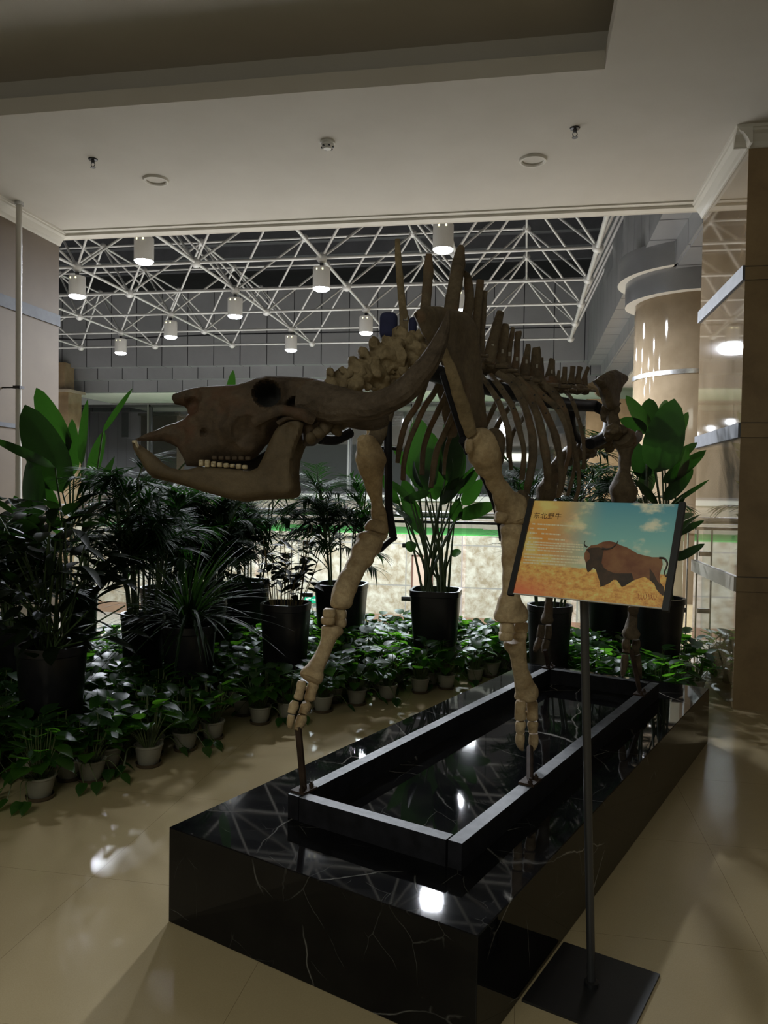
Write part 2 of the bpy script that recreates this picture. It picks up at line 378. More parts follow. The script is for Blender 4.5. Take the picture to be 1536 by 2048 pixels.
# right pillar
b = MB(); b.box(XR, 4.5, YP0, YE, 0, ZC)
o = b.build('pillar_right', [M['pillar_y'], M['pillar_x']], None, False); o['kind'] = 'structure'
o.name = 'wall_pillar_right'
me = o.data
for p in me.polygons: p.material_index = 1 if abs(p.normal.x) > .5 else 0
for i, z in enumerate((.88, 1.95, 3.03)):
    b = MB(); b.box(XR-.02, XR, YP0-.0, YE+.01, z-.05, z+.05); b.box(XR-.02, 4.5, YP0-.015, YP0, z-.05, z+.05)
    b.build('trim_%d' % (8+i), [M['band2'] if i == 0 else M['band']], None, False)['kind'] = 'structure'
    # the front run is dull
    bb = MB(); bb.box(XR-.004, 4.5, YP0-.018, YP0-.0151, z-.05, z+.05); bb.build('trim_%d' % (11+i), M['pillar_y'], None, False)['kind'] = 'structure'
# slab edge
boxo('trim_14', XL, XR, YE+.12, YE+.16, -.4, .0, M['wallstone'])

# ---------------------------------------------------------------- atrium
boxo('floor_atrium', -18, 9, YE+.16, 26, -2.5, -2.28, M['lowfloor'])
boxo('wall_below', -18, 9, YE+.17, YE+.3, -2.28, -.3, M['stone_up'])
YB = 21.5
boxo('wall_back_lower', -18, 9, YB, YB+.3, -2.28, .27, M['stone'])
boxo('baseboard_back', -18, 9, YB-.03, YB, -2.28, -1.98, M['skirt'])
# turf ledge, with a wavy back edge in real turf roll ends
tb = MB(); tb.box(-13.1, 6.4, YB, 24.6, .27, .30); tb.box(-4.6, -1.3, 24.6, 25.1, .27, .30); tb.box(-13.1, -5.4, 24.6, 24.9, .27, .30)
tag(tb.build('artificial_turf', M['turf'], None, False), 'strip of bright green artificial turf on the far stone ledge below the windows', 'turf')
boxo('floor_ledge', -18, 9, YB+.3, 27, .0, .268, M['lowfloor'])
boxo('wall_back_middle', -18, 9, 25.2, 25.4, .27, 1.15, M['stone_up'])
boxo('trim_15', -18, 9, 25.05, 25.2, 1.15, 1.32, M['plaster'])
# window band: individual windows
xs = [-17.5, -15.1, -12.75, -9.9, -7.8, -5.7, -3.6, -1.5, .6, 2.7]
for i in range(len(xs)-1):
    x0, x1 = xs[i], xs[i+1]
    w_ = thing('window_%d' % (i+1), None, None, ((x0+x1)/2, 25.1, 1.3)); w_['kind'] = 'structure'
    b = MB(); b.box(x0+.05, x1-.05, 25.16, 25.18, 1.32, 4.28); b.build('pane', M['winglass'], w_, False)
    b = MB(); b.box(x0, x0+.07, 25.08, 25.2, 1.32, 4.28); b.box(x1-.07, x1, 25.08, 25.2, 1.32, 4.28); b.box(x0, x1, 25.08, 25.2, 4.2, 4.28); b.box(x0, x1, 25.08, 25.2, 1.32, 1.4)
    b.build('window_frame', M['frame'], w_, False)
    b = MB(); b.box(x0-.03, x0, 25.04, 25.2, 1.32, 4.28); b.build('mullion', M['framelight'], w_, False)
boxo('ceiling_soffit', -14.2, 9, YB+.85, 25.4, 4.335, 4.45, mat('white soffit paint', (.85,.84,.78), .6))
boxo('wall_back_upper', -18, 9, YB, YB+.3, 5.0, 7.2, M['panel1'])
boxo('trim_16', -18, 9, YB+.3, YB+.6, 4.67, 5.05, M['panel2'])
boxo('trim_17', -18, 9, YB+.6, YB+.85, 4.33, 4.70, M['panel3'])
# stone pier in the far left corner
b = MB(); b.box(-14.8, -13.3, YB-.35, YB+.35, -2.28, 4.22); b.box(-14.5, -13.45, YB-.3, YB+.2, 4.3, 5.1)
b.build('wall_back_left_pier', M['skirt'] if False else M['pillar'], None, False)['kind'] = 'structure'
boxo('trim_18', -14.9, -13.2, YB-.45, YB+.4, 4.22, 4.3, M['stone_up'])
boxo('wall_atrium_left', -18.2, -17.8, YE, 27, -2.3, 7.2, M['panelS'])
boxo('wall_atrium_left_panel', -15.8, -15.5, YE, YB, 3.4, 7.2, M['panelS'])
# right side stepped fascia
XF = 1.56
boxo('wall_atrium_right', XF, XF+.06, YE, YB, 4.9, 7.2, M['panelS'])
boxo('trim_19', XF, XF+.37, YE, YB, 4.87, 4.9, M['panelF'])
boxo('trim_20', XF+.34, XF+.40, YE, YB, 4.56, 4.87, M['panelS'])
boxo('trim_21', XF+.37, XF+.76, YE, YB, 4.53, 4.56, M['panelF'])
boxo('trim_22', XF+.73, XF+.79, YE, YB, 4.25, 4.53, M['panelS'])
boxo('ceiling_right', XF+.76, 9, YE, 27, 4.22, 4.25, M['paint'])
boxo('wall_gallery_right', 6.5, 6.8, YE, 27, -2.3, 4.3, M['stone_up'])
boxo('floor_gallery_right', 1.6, 9, YE+.12, 22, -.25, -.0, M['floor'])
boxo('wall_gallery_back', 1.5, 9, 20.8, 21.1, 0, 3.9, M['pillar'])
boxo('ceiling_atrium', -18, 9, YE+.06, 27, 7.9, 8.0, M['deck'])
db = MB()
for k in range(12): db.box(-18, 5, 8.5+k*1.15, 8.62+k*1.15, 7.6, 7.9)
tag(db.build('roof_rib_sheet', M['deck'], None, False), kind='structure').name = 'trim_23'
# round column with two aluminium rings
CC = (2.37, 12.04)
b = MB(); b.lathe([(.84, 0), (.84, 4.25)], 64, (CC[0], CC[1], 0))
def col_mat():
    m = noisy('round column stone', (.18,.135,.085), (.27,.21,.14), 2.2, .05, 0, .3, .7, spec=.35); return m
b.build('column_round', col_mat(), None, True)['kind'] = 'structure'
bpy.data.objects['column_round'].name = 'wall_round_column'
for i, z in enumerate((1.0, 3.17)):
    b = MB(); b.lathe([(.845, z-.03), (.855, z-.03), (.855, z+.03), (.845, z+.03)], 64, (CC[0], CC[1], 0)); b.build('trim_%d' % (24+i), M['chrome'])['kind'] = 'structure'
b = MB(); b.lathe([(.84, 4.24), (.98, 4.24), (.98, 4.56), (.84, 4.56)], 64, (CC[0], CC[1], 0)); o = b.build('trim_26', [M['ringpan'], M['paint']]); o['kind'] = 'structure'
for p in o.data.polygons:
    if abs(p.normal.z) > .5: p.material_index = 1
b = MB(); b.lathe([(.9, 4.56), (1.09, 4.56), (1.09, 4.9), (.9, 4.9)], 64, (CC[0], CC[1], 0)); o = b.build('trim_27', [M['ringpan'], M['paint']]); o['kind'] = 'structure'
for p in o.data.polygons:
    if abs(p.normal.z) > .5: p.material_index = 1

# door in the far wall, exit sign
dr = thing('door_1', None, None, (-2.85, YB-.02, -2.28)); dr['kind'] = 'structure'
b = MB(); b.box(-3.02, -2.5, YB-.03, YB, -2.28, -.34); b.build('leaf', noisy('pale door', (.42,.30,.23), (.46,.34,.27), 3, .5), dr, False)
b = MB(); b.box(-3.06, -3.02, YB-.05, YB, -2.28, -.3); b.box(-2.5, -2.46, YB-.05, YB, -2.28, -.3); b.box(-3.06, -2.46, YB-.05, YB, -.34, -.3)
b.build('door_frame', mat('red brown door frame', (.10,.035,.02), .5), dr, False)
ex = thing('exit_sign', 'small green illuminated exit sign low on the far stone wall beside a black planter', 'sign', (-5.93, YB-.03, -1.75))
b = MB(); b.box(-6.12, -5.74, YB-.03, YB, -1.76, -1.56); b.build('sign_case', emit('exit sign green', (.02,.55,.28), 1.1), ex, False)
b = MB(); b.box(-6.08, -6.0, YB-.034, YB-.03, -1.69, -1.63); b.box(-6.0, -5.93, YB-.034, YB-.03, -1.64, -1.6); b.box(-5.9, -5.8, YB-.034, YB-.03, -1.675, -1.645)
b.add([(-5.82,YB-.034,-1.70),(-5.77,YB-.034,-1.66),(-5.82,YB-.034,-1.62)], [(0,1,2)]); b.build('arrow_symbol', emit('exit sign white', (.85,1,.9), 1.6), ex, False)

# ---------------------------------------------------------------- space frame
KS = .875
NX = [(1.08-2.32*i)*KS for i in range(8)]; NY = [(21.05-1.935*j)*KS for j in range(7)]; NZ, TZ = EYE+4.0*KS, EYE+5.3*KS
sf = thing('space_frame', 'silver tube space frame with ball joints spanning the atrium roof', 'space frame', (-5, 15, NZ))
def unit_mesh(name, build, m):
    b = MB(); build(b); me_o = b.build(name, m); me_ = me_o.data; bpy.data.objects.remove(me_o); return me_
barm = unit_mesh('chord_bar', lambda b: b.tube([(0,0,-.5),(0,0,.5)], 1.0, 10), M['tubesteel'])
ballm = unit_mesh('node_ball', lambda b: b.ball((0,0,0), 1.0, 16, 10), M['tubesteel'])
rest = MB(); cnt = {}
def bar(name, a, c, r):
    a = np.array(a, float); c = np.array(c, float); cnt[name] = cnt.get(name, 0)+1
    if cnt[name] > 95: rest.tube([a, c], r, 8); return
    o = bpy.data.objects.new(name, barm); C.objects.link(o); o.parent = sf
    d = Vector(c-a); o.rotation_mode = 'QUATERNION'; o.rotation_quaternion = d.to_track_quat('Z', 'Y')
    o.location = Vector((a+c)/2) - sf.location; o.scale = (r, r, d.length)
def node(p, r, nm='node_ball'):
    o = bpy.data.objects.new(nm, ballm); C.objects.link(o); o.parent = sf; o.location = Vector(p)-sf.location; o.scale = (r, r, r)
def XY(i, j): return (NX[i], NY[j], NZ)
def TP(i, j): return (NX[i]-1.16*KS, NY[j]-.97*KS, TZ)
for j in range(7):
    for i in range(8): node(XY(i, j), .085)
for j in range(7):
    for i in range(7): bar('bottom_chord_bar', XY(i, j), XY(i+1, j), .024)
for i in range(8):
    for j in range(6): bar('bottom_chord_bar', XY(i, j), XY(i, j+1), .036 if i == 0 else .024)
for j in range(6):
    for i in range(7): node(TP(i, j), .075, 'upper_node_ball')
for j in range(6):
    for i in range(6): bar('top_chord_bar', TP(i, j), TP(i+1, j), .021)
for i in range(7):
    for j in range(5): bar('top_chord_bar', TP(i, j), TP(i, j+1), .021)
for j in range(6):
    for i in range(7):
        for (di, dj) in ((0,0),(1,0),(0,1),(1,1)):
            bar('web_bar', XY(i+di, j+dj), TP(i, j), .020)
for j in range(6): bar('edge_strut', XY(0, j), (XF+.02, NY[j]-.97, 6.3), .026)
o = rest.build('web_bar_remainder', M['tubesteel'], sf); o['kind'] = 'stuff'

# pendant lamps under the joints
def make_lamp():
    r = thing('cylinder_lamp', 'lamp', 'lamp', (0,0,0), 'cylinder lamps under the space frame')
    b = MB(); b.lathe([(.035,.0),(.035,-.10),(.06,-.10),(.06,-.115)], 12); b.build('hanger', M['darkmetal'], r)
    b = MB(); b.lathe([(.145,-.115),(.15,-.125),(.15,-.47),(.142,-.47),(.138,-.455)], 28); b.build('housing', M['white'], r)
    b = MB(); b.lathe([(.146,-.468),(.135,-.492),(.10,-.512),(.05,-.522),(.0001,-.525)], 28); b.build('lens', M['lens'], r)
    for a in (-1.9, -1.2):
        b = MB(); b.obox((.15*math.cos(a), .15*math.sin(a), -.165), (.012*-math.sin(a), .012*math.cos(a), 0), (.003*math.cos(a), .003*math.sin(a), 0), (0,0,.014)); b.build('vent', M['spark'], r, False)
    return r
lamp0 = make_lamp(); first = True
lamp_names = {(5,1): 'leftmost lamp of the farthest row', (3,1): 'middle lamp of the farthest row, above the eye of the skull', (1,1): 'lamp of the farthest row glinting behind the shoulder bones',
 (4,2): 'left lamp of the second farthest row', (2,2): 'lamp just left of the navy pad on the neck', (5,3): 'lamp of the middle row hidden by the left wall', (3,3): 'left lamp of the middle row, between two larger lamps', (1,3): 'lamp right beside the tall shoulder spines',
 (4,4): 'lamp next to the left wall edge', (2,4): 'large lamp above and left of the neck spine', (3,5): 'nearest large lamp cut by the ceiling edge on the left', (1,5): 'nearest large lamp cut by the ceiling edge above the shoulder spines'}
for (i, j), txt in lamp_names.items():
    lp = lamp0 if first else dup(lamp0); first = False
    lp.location = (NX[i], NY[j], NZ-.05); lp['label'] = 'white cylinder %s' % txt
    lp.scale = (KS,)*3; ld = bpy.data.lights.new('lamp_spot', 'SPOT'); ld.energy = LAMP_W; ld.spot_size = math.radians(176); ld.spot_blend = .45; ld.shadow_soft_size = .13; ld.color = (.88,.93,1.0)
    lo = bpy.data.objects.new('lamp_spot', ld); C.objects.link(lo); lo.location = (NX[i], NY[j], NZ-.56)

# cable run with small junction box under far chord
b = MB(); b.tube([(-14,19.2,5.45),(-11.4,19.2,5.35),(-7.5,19.2,5.42),(-3,19.2,5.40),(1,19.2,5.42)], .018, 6); o = b.build('cable_run', M['armature'], sf); o['label'] = 'thin dark cable'

# ---------------------------------------------------------------- ceiling fittings
def downlight(p, lab):
    t = thing('ceiling_downlight', lab, 'ceiling light', (p[0], p[1], ZC), 'recessed ceiling downlights')
    b = MB(); b.lathe([(.078,0.02),(.078,-.012),(.088,-.02),(.10,-.018),(.106,.0)], 32, (p[0],p[1],ZC), caps=False); b.build('trim_ring', M['plaster'], t)
    b = MB(); b.lathe([(.0004,-.0015),(.04,-.0015),(.079,-.0015)], 28, (p[0],p[1],ZC), caps=False); b.build('diffuser', M['paint'], t)
p = onz(312, 359, ZC); downlight(p, 'round white recessed downlight, the left one of the two in the ceiling')
p = onz(1066, 319, ZC); downlight(p, 'round white recessed downlight, the right one of the two in the ceiling')
def sprinkler(p, lab):
    t = thing('fire_sprinkler', lab, 'sprinkler', (p[0], p[1], ZC), 'ceiling sprinklers')
    b = MB(); b.lathe([(.036,0),(.032,-.008),(.014,-.012),(.012,-.03),(.007,-.032)], 16, (p[0],p[1],ZC)); b.build('escutcheon', M['darkmetal'], t)
    b = MB()
    for s in (-1, 1): b.tube([(p[0]+s*.011,p[1],ZC-.028),(p[0]+s*.016,p[1],ZC-.045),(p[0]+s*.003,p[1],ZC-.062)], .003, 6)
    b.build('yoke', M['darkmetal'], t)
    b = MB(); b.lathe([(.002,-.062),(.02,-.064),(.02,-.067),(.002,-.068)], 12, (p[0],p[1],ZC)); b.build('deflector', M['darkmetal'], t)
sprinkler(onz(186, 318, ZC), 'small dark ceiling sprinkler near the left wall'); sprinkler(onz(1150, 256, ZC), 'small dark ceiling sprinkler near the right pillar')
p = onz(655, 284, ZC)
t = thing('smoke_detector', 'white round smoke detector in the middle of the ceiling', 'smoke detector', (p[0], p[1], ZC))
b = MB(); b.lathe([(.055,0),(.055,-.012),(.05,-.016)], 28, (p[0],p[1],ZC)); b.build('base', M['white'], t)
b = MB(); b.lathe([(.048,-.014),(.048,-.03),(.03,-.045),(.028,-.05),(.0001,-.05)], 24, (p[0],p[1],ZC)); b.build('sensor_head', M['white'], t)
b = MB()
for k in range(6):
    a = k*math.pi/3; b.obox((p[0]+.042*math.cos(a), p[1]+.042*math.sin(a), ZC-.037), (.008*-math.sin(a),.008*math.cos(a),0), (.004*math.cos(a),.004*math.sin(a),0), (0,0,.007))
b.build('vent_slot', M['darkmetal'], t, False)
# white pipe at the left wall
pp = onz(38, 404, ZC)
t = thing('wall_pipe', 'white vertical pipe against the left stone wall', 'pipe', (pp[0], pp[1], 0))
b = MB(); b.tube([(pp[0],pp[1],1.0),(pp[0],pp[1],3.99)], .026, 16); b.build('pipe', mat('white plastic pipe', (.55,.52,.47), .35), t)
b = MB(); b.tube([(pp[0],pp[1],3.97),(pp[0],pp[1],4.0)], .04, 16); b.build('collar', M['chrome'], t)
b = MB(); b.obox((pp[0],pp[1],2.36), (.034,0,0),(0,.034,0),(0,0,.012)); b.obox(((pp[0]+XL)/2,pp[1],2.36), ((pp[0]-XL)/2,0,0),(0,.006,0),(0,0,.006)); b.build('clamp', M['darkmetal'], t)

# ---------------------------------------------------------------- balustrade
t = thing('glass_balustrade', 'glass balustrade with steel handrail behind the planters at the atrium edge', 'balustrade', (-1.6, 7.25, 0))
pos = [-4.55, -3.56, -2.55, -1.55, -.55, .45, 1.40]
for i in range(6):
    b = MB(); b.box(pos[i]+.02, pos[i+1]-.02, 7.244, 7.256, .08, 1.2); b.build('glass_panel', M['glass'], t, False)
for x in (-4.3, -3.0, -2.03, -1.07, -.1, .9, 1.36):
    for z in (.48, .98):
        b = MB(); b.tube([(x-.05,7.235,z),(x+.05,7.235,z)], .022, 12); b.build('clamp', M['darkmetal'], t)
b = MB(); b.tube([(XL,7.25,1.27),(XR,7.25,1.27)], .032, 16); b.build('handrail', M['chrome'], t)
b = MB(); b.box(XL, XR, 7.235, 7.265, 1.19, 1.215); b.build('glass_channel', M['darkmetal'], t, False)
for x in (-4.6, -3.06, 1.30, 1.42):
    b = MB(); b.box(x-.006, x+.006, 7.262, 7.28, 0, 1.19); b.build('post', M['chrome'], t, False)

# ---------------------------------------------------------------- plinth
PH = .33; PLn, PWd = 3.18, 1.17
pl = MB(); c = PL(PLn/2, PWd/2, PH/2)
pl.obox(c, np.array([*U2, 0])*PLn/2, np.array([*V2, 0])*PWd/2, (0,0,PH/2))
o = pl.build('plinth', M['marble'], None, False, origin=tuple(PL(PLn/2, PWd/2, 0)))
tag(o, 'long low black marble plinth with white veins carrying the skeleton', 'plinth')
bv = o.modifiers.new('b', 'BEVEL'); bv.width = .003; bv.segments = 2

# steel base frame
fr = thing('steel_base_frame', 'rectangular grey steel tube frame lying on top of the black plinth', 'frame', PL(1.5, .6, PH))
FZ0, FZ1 = PH+.052, PH+.085
def rail(u0, v0, u1, v1, wd=.024):
    b = MB(); p0 = PL(u0, v0, 0)[:2]; p1 = PL(u1, v1, 0)[:2]; d = (p1-p0); Ld = np.linalg.norm(d); d /= Ld; n = np.array([-d[1], d[0]])
    b.obox(((p0[0]+p1[0])/2, (p0[1]+p1[1])/2, (PH+FZ1)/2), (d[0]*Ld/2, d[1]*Ld/2, 0), (n[0]*wd, n[1]*wd, 0), (0,0,(FZ1-PH)/2)); o = b.build('rail', [M['armature'], M['frametube']], fr, False)
    for p_ in o.data.polygons: p_.material_index = 1 if p_.normal.z > .5 else 0
q = lambda x, y: (lambda p: ((p[:2]-PA)@U2, (p[:2]-PA)@V2))(onz(x, y, FZ1))
cnl, cnr, cfl, cfr = q(580,1593), q(928,1684), q(1090,1331), q(1312,1369)
ul, ur = (cnl[0]+cnr[0])/2, (cfl[0]+cfr[0])/2; vl, vr = (cnl[1]+cfl[1])/2+.02, (cnr[1]+cfr[1])/2-.02
rail(ul, vl, ur, vl); rail(ul, vr, ur, vr); rail(ul+.02, vl+.03, ul+.02, vr-.03); rail(ur-.02, vl+.03, ur-.02, vr-.03)
# ---------------------------------------------------------------- skeleton
sk = thing('bison_skeleton', 'mounted brown bison skeleton with long curved horn standing over the black marble plinth', 'skeleton', PL(.9, .6, PH+.085))
RLEG, LLEG, SPV = .88, .30, .60
def bone_px(name, pts, v=None, dep=None, flat=.85, m=None, seg=16, parent=None, n=6, nz=.2, vf=None, mb=None, ns=22, label=None):
    """tapered bone along picture-measured joints (x, y, half width px) carried onto its real plane"""
    P = []
    for i, p in enumerate(pts):
        if dep is not None: dd = dep[i] if hasattr(dep, '__len__') else dep; w3 = ond(p[0], p[1], dd)
        else: vv = vf[i] if vf is not None else v; w3 = onv(p[0], p[1], vv)
        P.append(np.array([*w3, p[2]*depth_of(w3)/F]))
    Q = catmull(P, n); b = mb or MB()
    b.tube([q_[:3] for q_ in Q], [max(float(q_[3]), .0015) for q_ in Q], seg, flat, ref=FWH, nz=nz, ns=ns)
    if mb is not None: return None
    o = b.build(name, m or M['bone'], parent or sk)
    if label: o['label'] = label
    return o
FWH = np.array([FW[0], FW[1], 0]); FWH /= np.linalg.norm(FWH); RIH = np.array([FWH[1], -FWH[0], 0])

def inflate(poly, org, ea, eb, en, wfun, R, step, dents=(), backfun=None, nz=.0, ns=20, nearw=1.0):
    """puffed solid from an outline: poly in plane coordinates (m)"""
    poly = np.array(poly); A = poly; B = np.roll(poly, -1, 0)
    lo = poly.min(0)-step; hi = poly.max(0)+step; nx = int((hi[0]-lo[0])/step)+1; ny = int((hi[1]-lo[1])/step)+1
    def inside(P):
        r = np.zeros(len(P), bool)
        for a, c in zip(A, B):
            if a[1] == c[1]: continue
            cond = (a[1] > P[:,1]) != (c[1] > P[:,1]); xi = (c[0]-a[0])*(P[:,1]-a[1])/(c[1]-a[1])+a[0]; r ^= cond & (P[:,0] < xi)
        return r
    def near(P):
        bd = np.full(len(P), 1e9); bp = P.copy()
        for a, c in zip(A, B):
            d = c-a; l2 = d@d
            if l2 < 1e-12: continue
            tt = np.clip(((P-a)@d)/l2, 0, 1); qq = a+tt[:,None]*d; dd = np.linalg.norm(P-qq, axis=1); k = dd < bd; bd[k] = dd[k]; bp[k] = qq[k]
        return bd, bp
    gx, gy = np.meshgrid(np.arange(nx), np.arange(ny), indexing='ij')
    cen = np.stack([lo[0]+(gx.ravel()+.5)*step, lo[1]+(gy.ravel()+.5)*step], 1); inc = inside(cen).reshape(nx, ny)
    use = {}; 
    for i in range(nx):
        for j in range(ny):
            if inc[i, j]:
                for di in (0,1):
                    for dj in (0,1): use.setdefault((i+di, j+dj), []).append((i, j))
    keys = list(use); Pn = np.array([[lo[0]+k[0]*step, lo[1]+k[1]*step] for k in keys]); bnd = np.array([len(use[k]) < 4 for k in keys])
    bd, bp = near(Pn); Pn[bnd] = bp[bnd]; bd[bnd] = 0
    idx = {k: n for n, k in enumerate(keys)}; V = []; fi = []; bi = []
    for n, k in enumerate(keys):
        a, c = Pn[n]; base = org + ea*a + eb*c; W = wfun(a, c); prof = math.sqrt(max(0, 1-(1-min(bd[n]/R, 1))**2)); tf = W*prof; tb = (backfun(a, c) if backfun else W)*prof
        if nz: tf *= 1+nz*mnoise.noise(Vector((a*ns, c*ns, 1.3))) + nz*.5*mnoise.noise(Vector((a*ns*2.6, c*ns*2.6, 4.3)))
        for (dx, dy, dr, dd) in dents:
            rr = math.hypot(a-dx, c-dy)/dr
            if rr < 1: tf -= dd*(1-rr*rr)**.6 if dd > 0 else dd*(1-rr*rr)
        tf = max(tf, -tb+.004) if not bnd[n] else 0
        V.append(base - en*tf); fi.append(len(V)-1)
        if bnd[n]: bi.append(len(V)-1)
        else: V.append(base + en*tb); bi.append(len(V)-1)
    Fc = []
    for i in range(nx):
        for j in range(ny):
            if inc[i, j]:
                q4 = [idx[(i,j)], idx[(i+1,j)], idx[(i+1,j+1)], idx[(i,j+1)]]
                Fc.append(tuple(fi[k] for k in q4))
                bq = tuple(bi[k] for k in reversed(q4))
                if len(set(bq)) == 4 and set(bq) != set(fi[k] for k in q4): Fc.append(bq)
    return V, Fc
SKD = 2.50
def sk_plane(x, y, dep=SKD):        # picture point to the skull's own plane coordinates
    w3 = ond(x, y, dep); d = w3-ORG; return (float(d@RIH), float(d[2]))
ORG = ond(500, 850, SKD); EZ = np.array([0,0,1.])
def onskull(x, y):
    d = ray(x, y); tt = ((ORG-CAM)@FWH)/(d@FWH); w3 = CAM+d*tt; r = w3-ORG; return (float(r@RIH), float(r[2]))
cr = [(343,797),(346,788),(368,780),(403,773),(441,771),(474,770),(496,763),(515,756),(537,752),(578,753),(627,756),(650,762),(668,775),(680,800),(672,835),
      (655,850),(646,878),(628,892),(606,893),(604,870),(592,852),(575,852),(560,862),(545,880),(530,893),(515,912),(500,921),(470,923),(441,921),(425,926),(400,934),(373,932),
      (366,915),(355,895),(340,887),(325,882),(300,882),(277,882),(270,879),(290,868),(312,860),(332,851),(352,845),(371,836),(376,828),(374,818),(368,812),(350,809)]
crp = [onskull(*p) for p in cr]
orb = onskull(544, 796)
def wsk(a, c):
    xs_ = [onskull(270,850)[0], onskull(345,850)[0], onskull(420,850)[0], onskull(520,850)[0], onskull(560,850)[0], onskull(610,850)[0], onskull(680,850)[0]]
    w_ = float(np.interp(a, xs_, [.022,.045,.075,.115,.125,.105,.10]))
    w_ *= float(np.interp(c, [onskull(500,925)[1], onskull(500,905)[1], onskull(500,840)[1]], [.62,.74,1.0]))
    return w_
dents = [(orb[0], orb[1], .042, .12), (orb[0], orb[1], .062, -.012), (*onskull(470,905), .03, .012), (*onskull(505,868), .05, .02), (*onskull(416,868), .012, .02),
         (*onskull(600,822), .035, .05), (*onskull(625,828), .04, .028), (*onskull(575,832), .02, .02), (*onskull(585,795), .04, .02), (*onskull(440,830), .05, .008),
         (*onskull(430,790), .04, .006), (*onskull(560,868), .03, .03), (*onskull(395,800), .03, .02), (*onskull(390,816), .03, .03), (*onskull(470,850), .06, -.010), (*onskull(490,800), .07, -.006), (*onskull(365,872), .03, .01)]
V_, F_ = inflate(crp, ORG, RIH, EZ, FWH, wsk, .055, .0055, dents, nz=.10, ns=16)
b = MB(); b.add(V_, F_)
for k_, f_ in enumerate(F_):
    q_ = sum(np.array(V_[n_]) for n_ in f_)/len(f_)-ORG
    if math.hypot(float(q_@RIH)-orb[0], float(q_[2])-orb[1]) < .0385 and float(q_@FWH) < .05: b.m[k_] = 1  # orbit faces painted dark as the shade of the hollow
skull = b.build('skull', [M['skull'], M['socket']], sk); skull['label'] = 'dark brown skull facing left'
# cheek ridge and zygomatic arch
zb = MB()
def skp(x, y, t): a, c_ = onskull(x, y); return ORG+RIH*a+EZ*c_-FWH*t
P = catmull([skp(520,850,.10), skp(548,835,.122), skp(578,828,.128), (skp(610,836,.12)), skp(632,846,.10)], 6); zb.tube(P, [.014]*len(P), 10, 1.3, nz=.3, ns=30)
P = catmull([skp(565,852,.11), skp(585,842,.118), skp(612,842,.11)], 6); zb.tube(P, [.008]*len(P), 8, 1.0, nz=.3, ns=30)
zb.build('cheek_arch', M['skull'], skull)
lb = MB()
for (x, y, r, t_) in ((655,856,.024,.06),(676,862,.022,.05),(663,842,.022,.05),(640,868,.02,.07),(625,880,.018,.08),(684,850,.018,.03)): lb.ball(skp(x,y,t_), r, 14, 10, (1,1.1,1), nz=.5, ns=30)
lb.build('occipital_condyle', M['jaw'], skull)
# upper cheek teeth
for k in range(6):
    x = 438+k*13; tb_ = MB(); tb_.obox(skp(x, 917+k*.3, .062), RIH*.0085, FWH*.008, EZ*.006); o = tb_.build('tooth', M['skull'], skull); m_ = o.modifiers.new('b','BEVEL'); m_.width=.004; m_.segments=2
# horns
hp = [(606,800,38),(640,802,38),(675,808,36),(712,813,31),(748,811,28),(784,797,25),(818,773,24),(848,739,22),(871,702,18),(886,668,13),(894,638,7),(897,622,3)]
hd = [2.44,2.42,2.38,2.33,2.28,2.24,2.21,2.18,2.16,2.15,2.14,2.14]
Pq = []
for (x, y, r), d_ in zip(hp, hd): w3 = ond(x, y, d_); Pq.append(np.array([*w3, r*d_/F]))
Q = catmull(Pq, 10); b = MB(); b.tube([q_[:3] for q_ in Q], [float(q_[3]) for q_ in Q], 40, .95, ref=FWH, grooves=13, gd=.035, nz=.10, ns=14)
horn = b.build('horn', M['horn'], skull); horn['label'] = 'long grooved horn core curving up to the right'
# far horn mirrored through the skull's middle plane
Q2 = []
for q_ in Q:
    w3 = q_[:3]; dd = (w3-ORG)@FWH; w4 = w3-2*dd*FWH; Q2.append(np.array([*w4, q_[3]]))
b = MB(); b.tube([q_[:3] for q_ in Q2[:46]], [float(q_[3])*.92 for q_ in Q2[:46]], 30, .95, ref=FWH, grooves=13, gd=.03, nz=.1, ns=14); b.build('horn', M['horn'], skull)
# mandible
mp = [(266,885),(272,881),(285,892),(302,903),(318,915),(329,926),(346,936),(365,940),(385,939),(403,934),(440,936),(480,940),(508,943),(523,937),(534,917),(545,890),(556,868),(568,852),(580,845),(592,842),
      (606,845),(614,852),(610,872),(602,890),(595,910),(592,935),(594,960),(596,978),(590,988),(578,991),(555,991),(523,993),(485,997),(455,992),(428,984),(400,976),(373,967),(345,958),(318,952),(302,948),(290,934),(280,915),(270,900)]
mpp = [onskull(*p) for p in mp]
def mand(side):
    def wj(a, c): return .019
    V_, F_ = inflate(mpp, ORG, RIH, EZ, FWH, wj, .022, .0065, [(*onskull(590,865), .02, .008)] if side < 0 else (), nz=.2, ns=14)
    out = []; x0 = onskull(290,900)[0]; x1 = onskull(590,900)[0]
    for p in V_:
        r = p-ORG; a = r@RIH; t_ = min(max((a-x0)/(x1-x0), 0), 1.05); off = side*(.012+.085*t_); dz = -.0
        p2 = p + FWH*off
        if side > 0: p2 = p2 + EZ*(-.012)
        out.append(p2)
    return out, F_
jb = MB(); jb.add(*mand(-1)); jaw = jb.build('mandible', M['jaw'], sk); jaw['label'] = 'paler brown lower jaw'
jb = MB(); jb.add(*mand(1)); jb.build('far_jaw_half', M['jaw'], jaw)
pm_ = [onskull(*p) for p in [(398,928),(440,918),(500,915),(532,896),(560,868),(572,880),(556,912),(536,938),(505,944),(440,940),(405,938)]]
V_, F_ = inflate(pm_, ORG+FWH*.06, RIH, EZ, FWH, lambda a, c: .012, .012, .006); jb = MB(); jb.add(V_, F_); jb.build('dark_mouth_fill', M['socket'], jaw)  # dark plate added to fill the jaw gap as shaded mouth interior
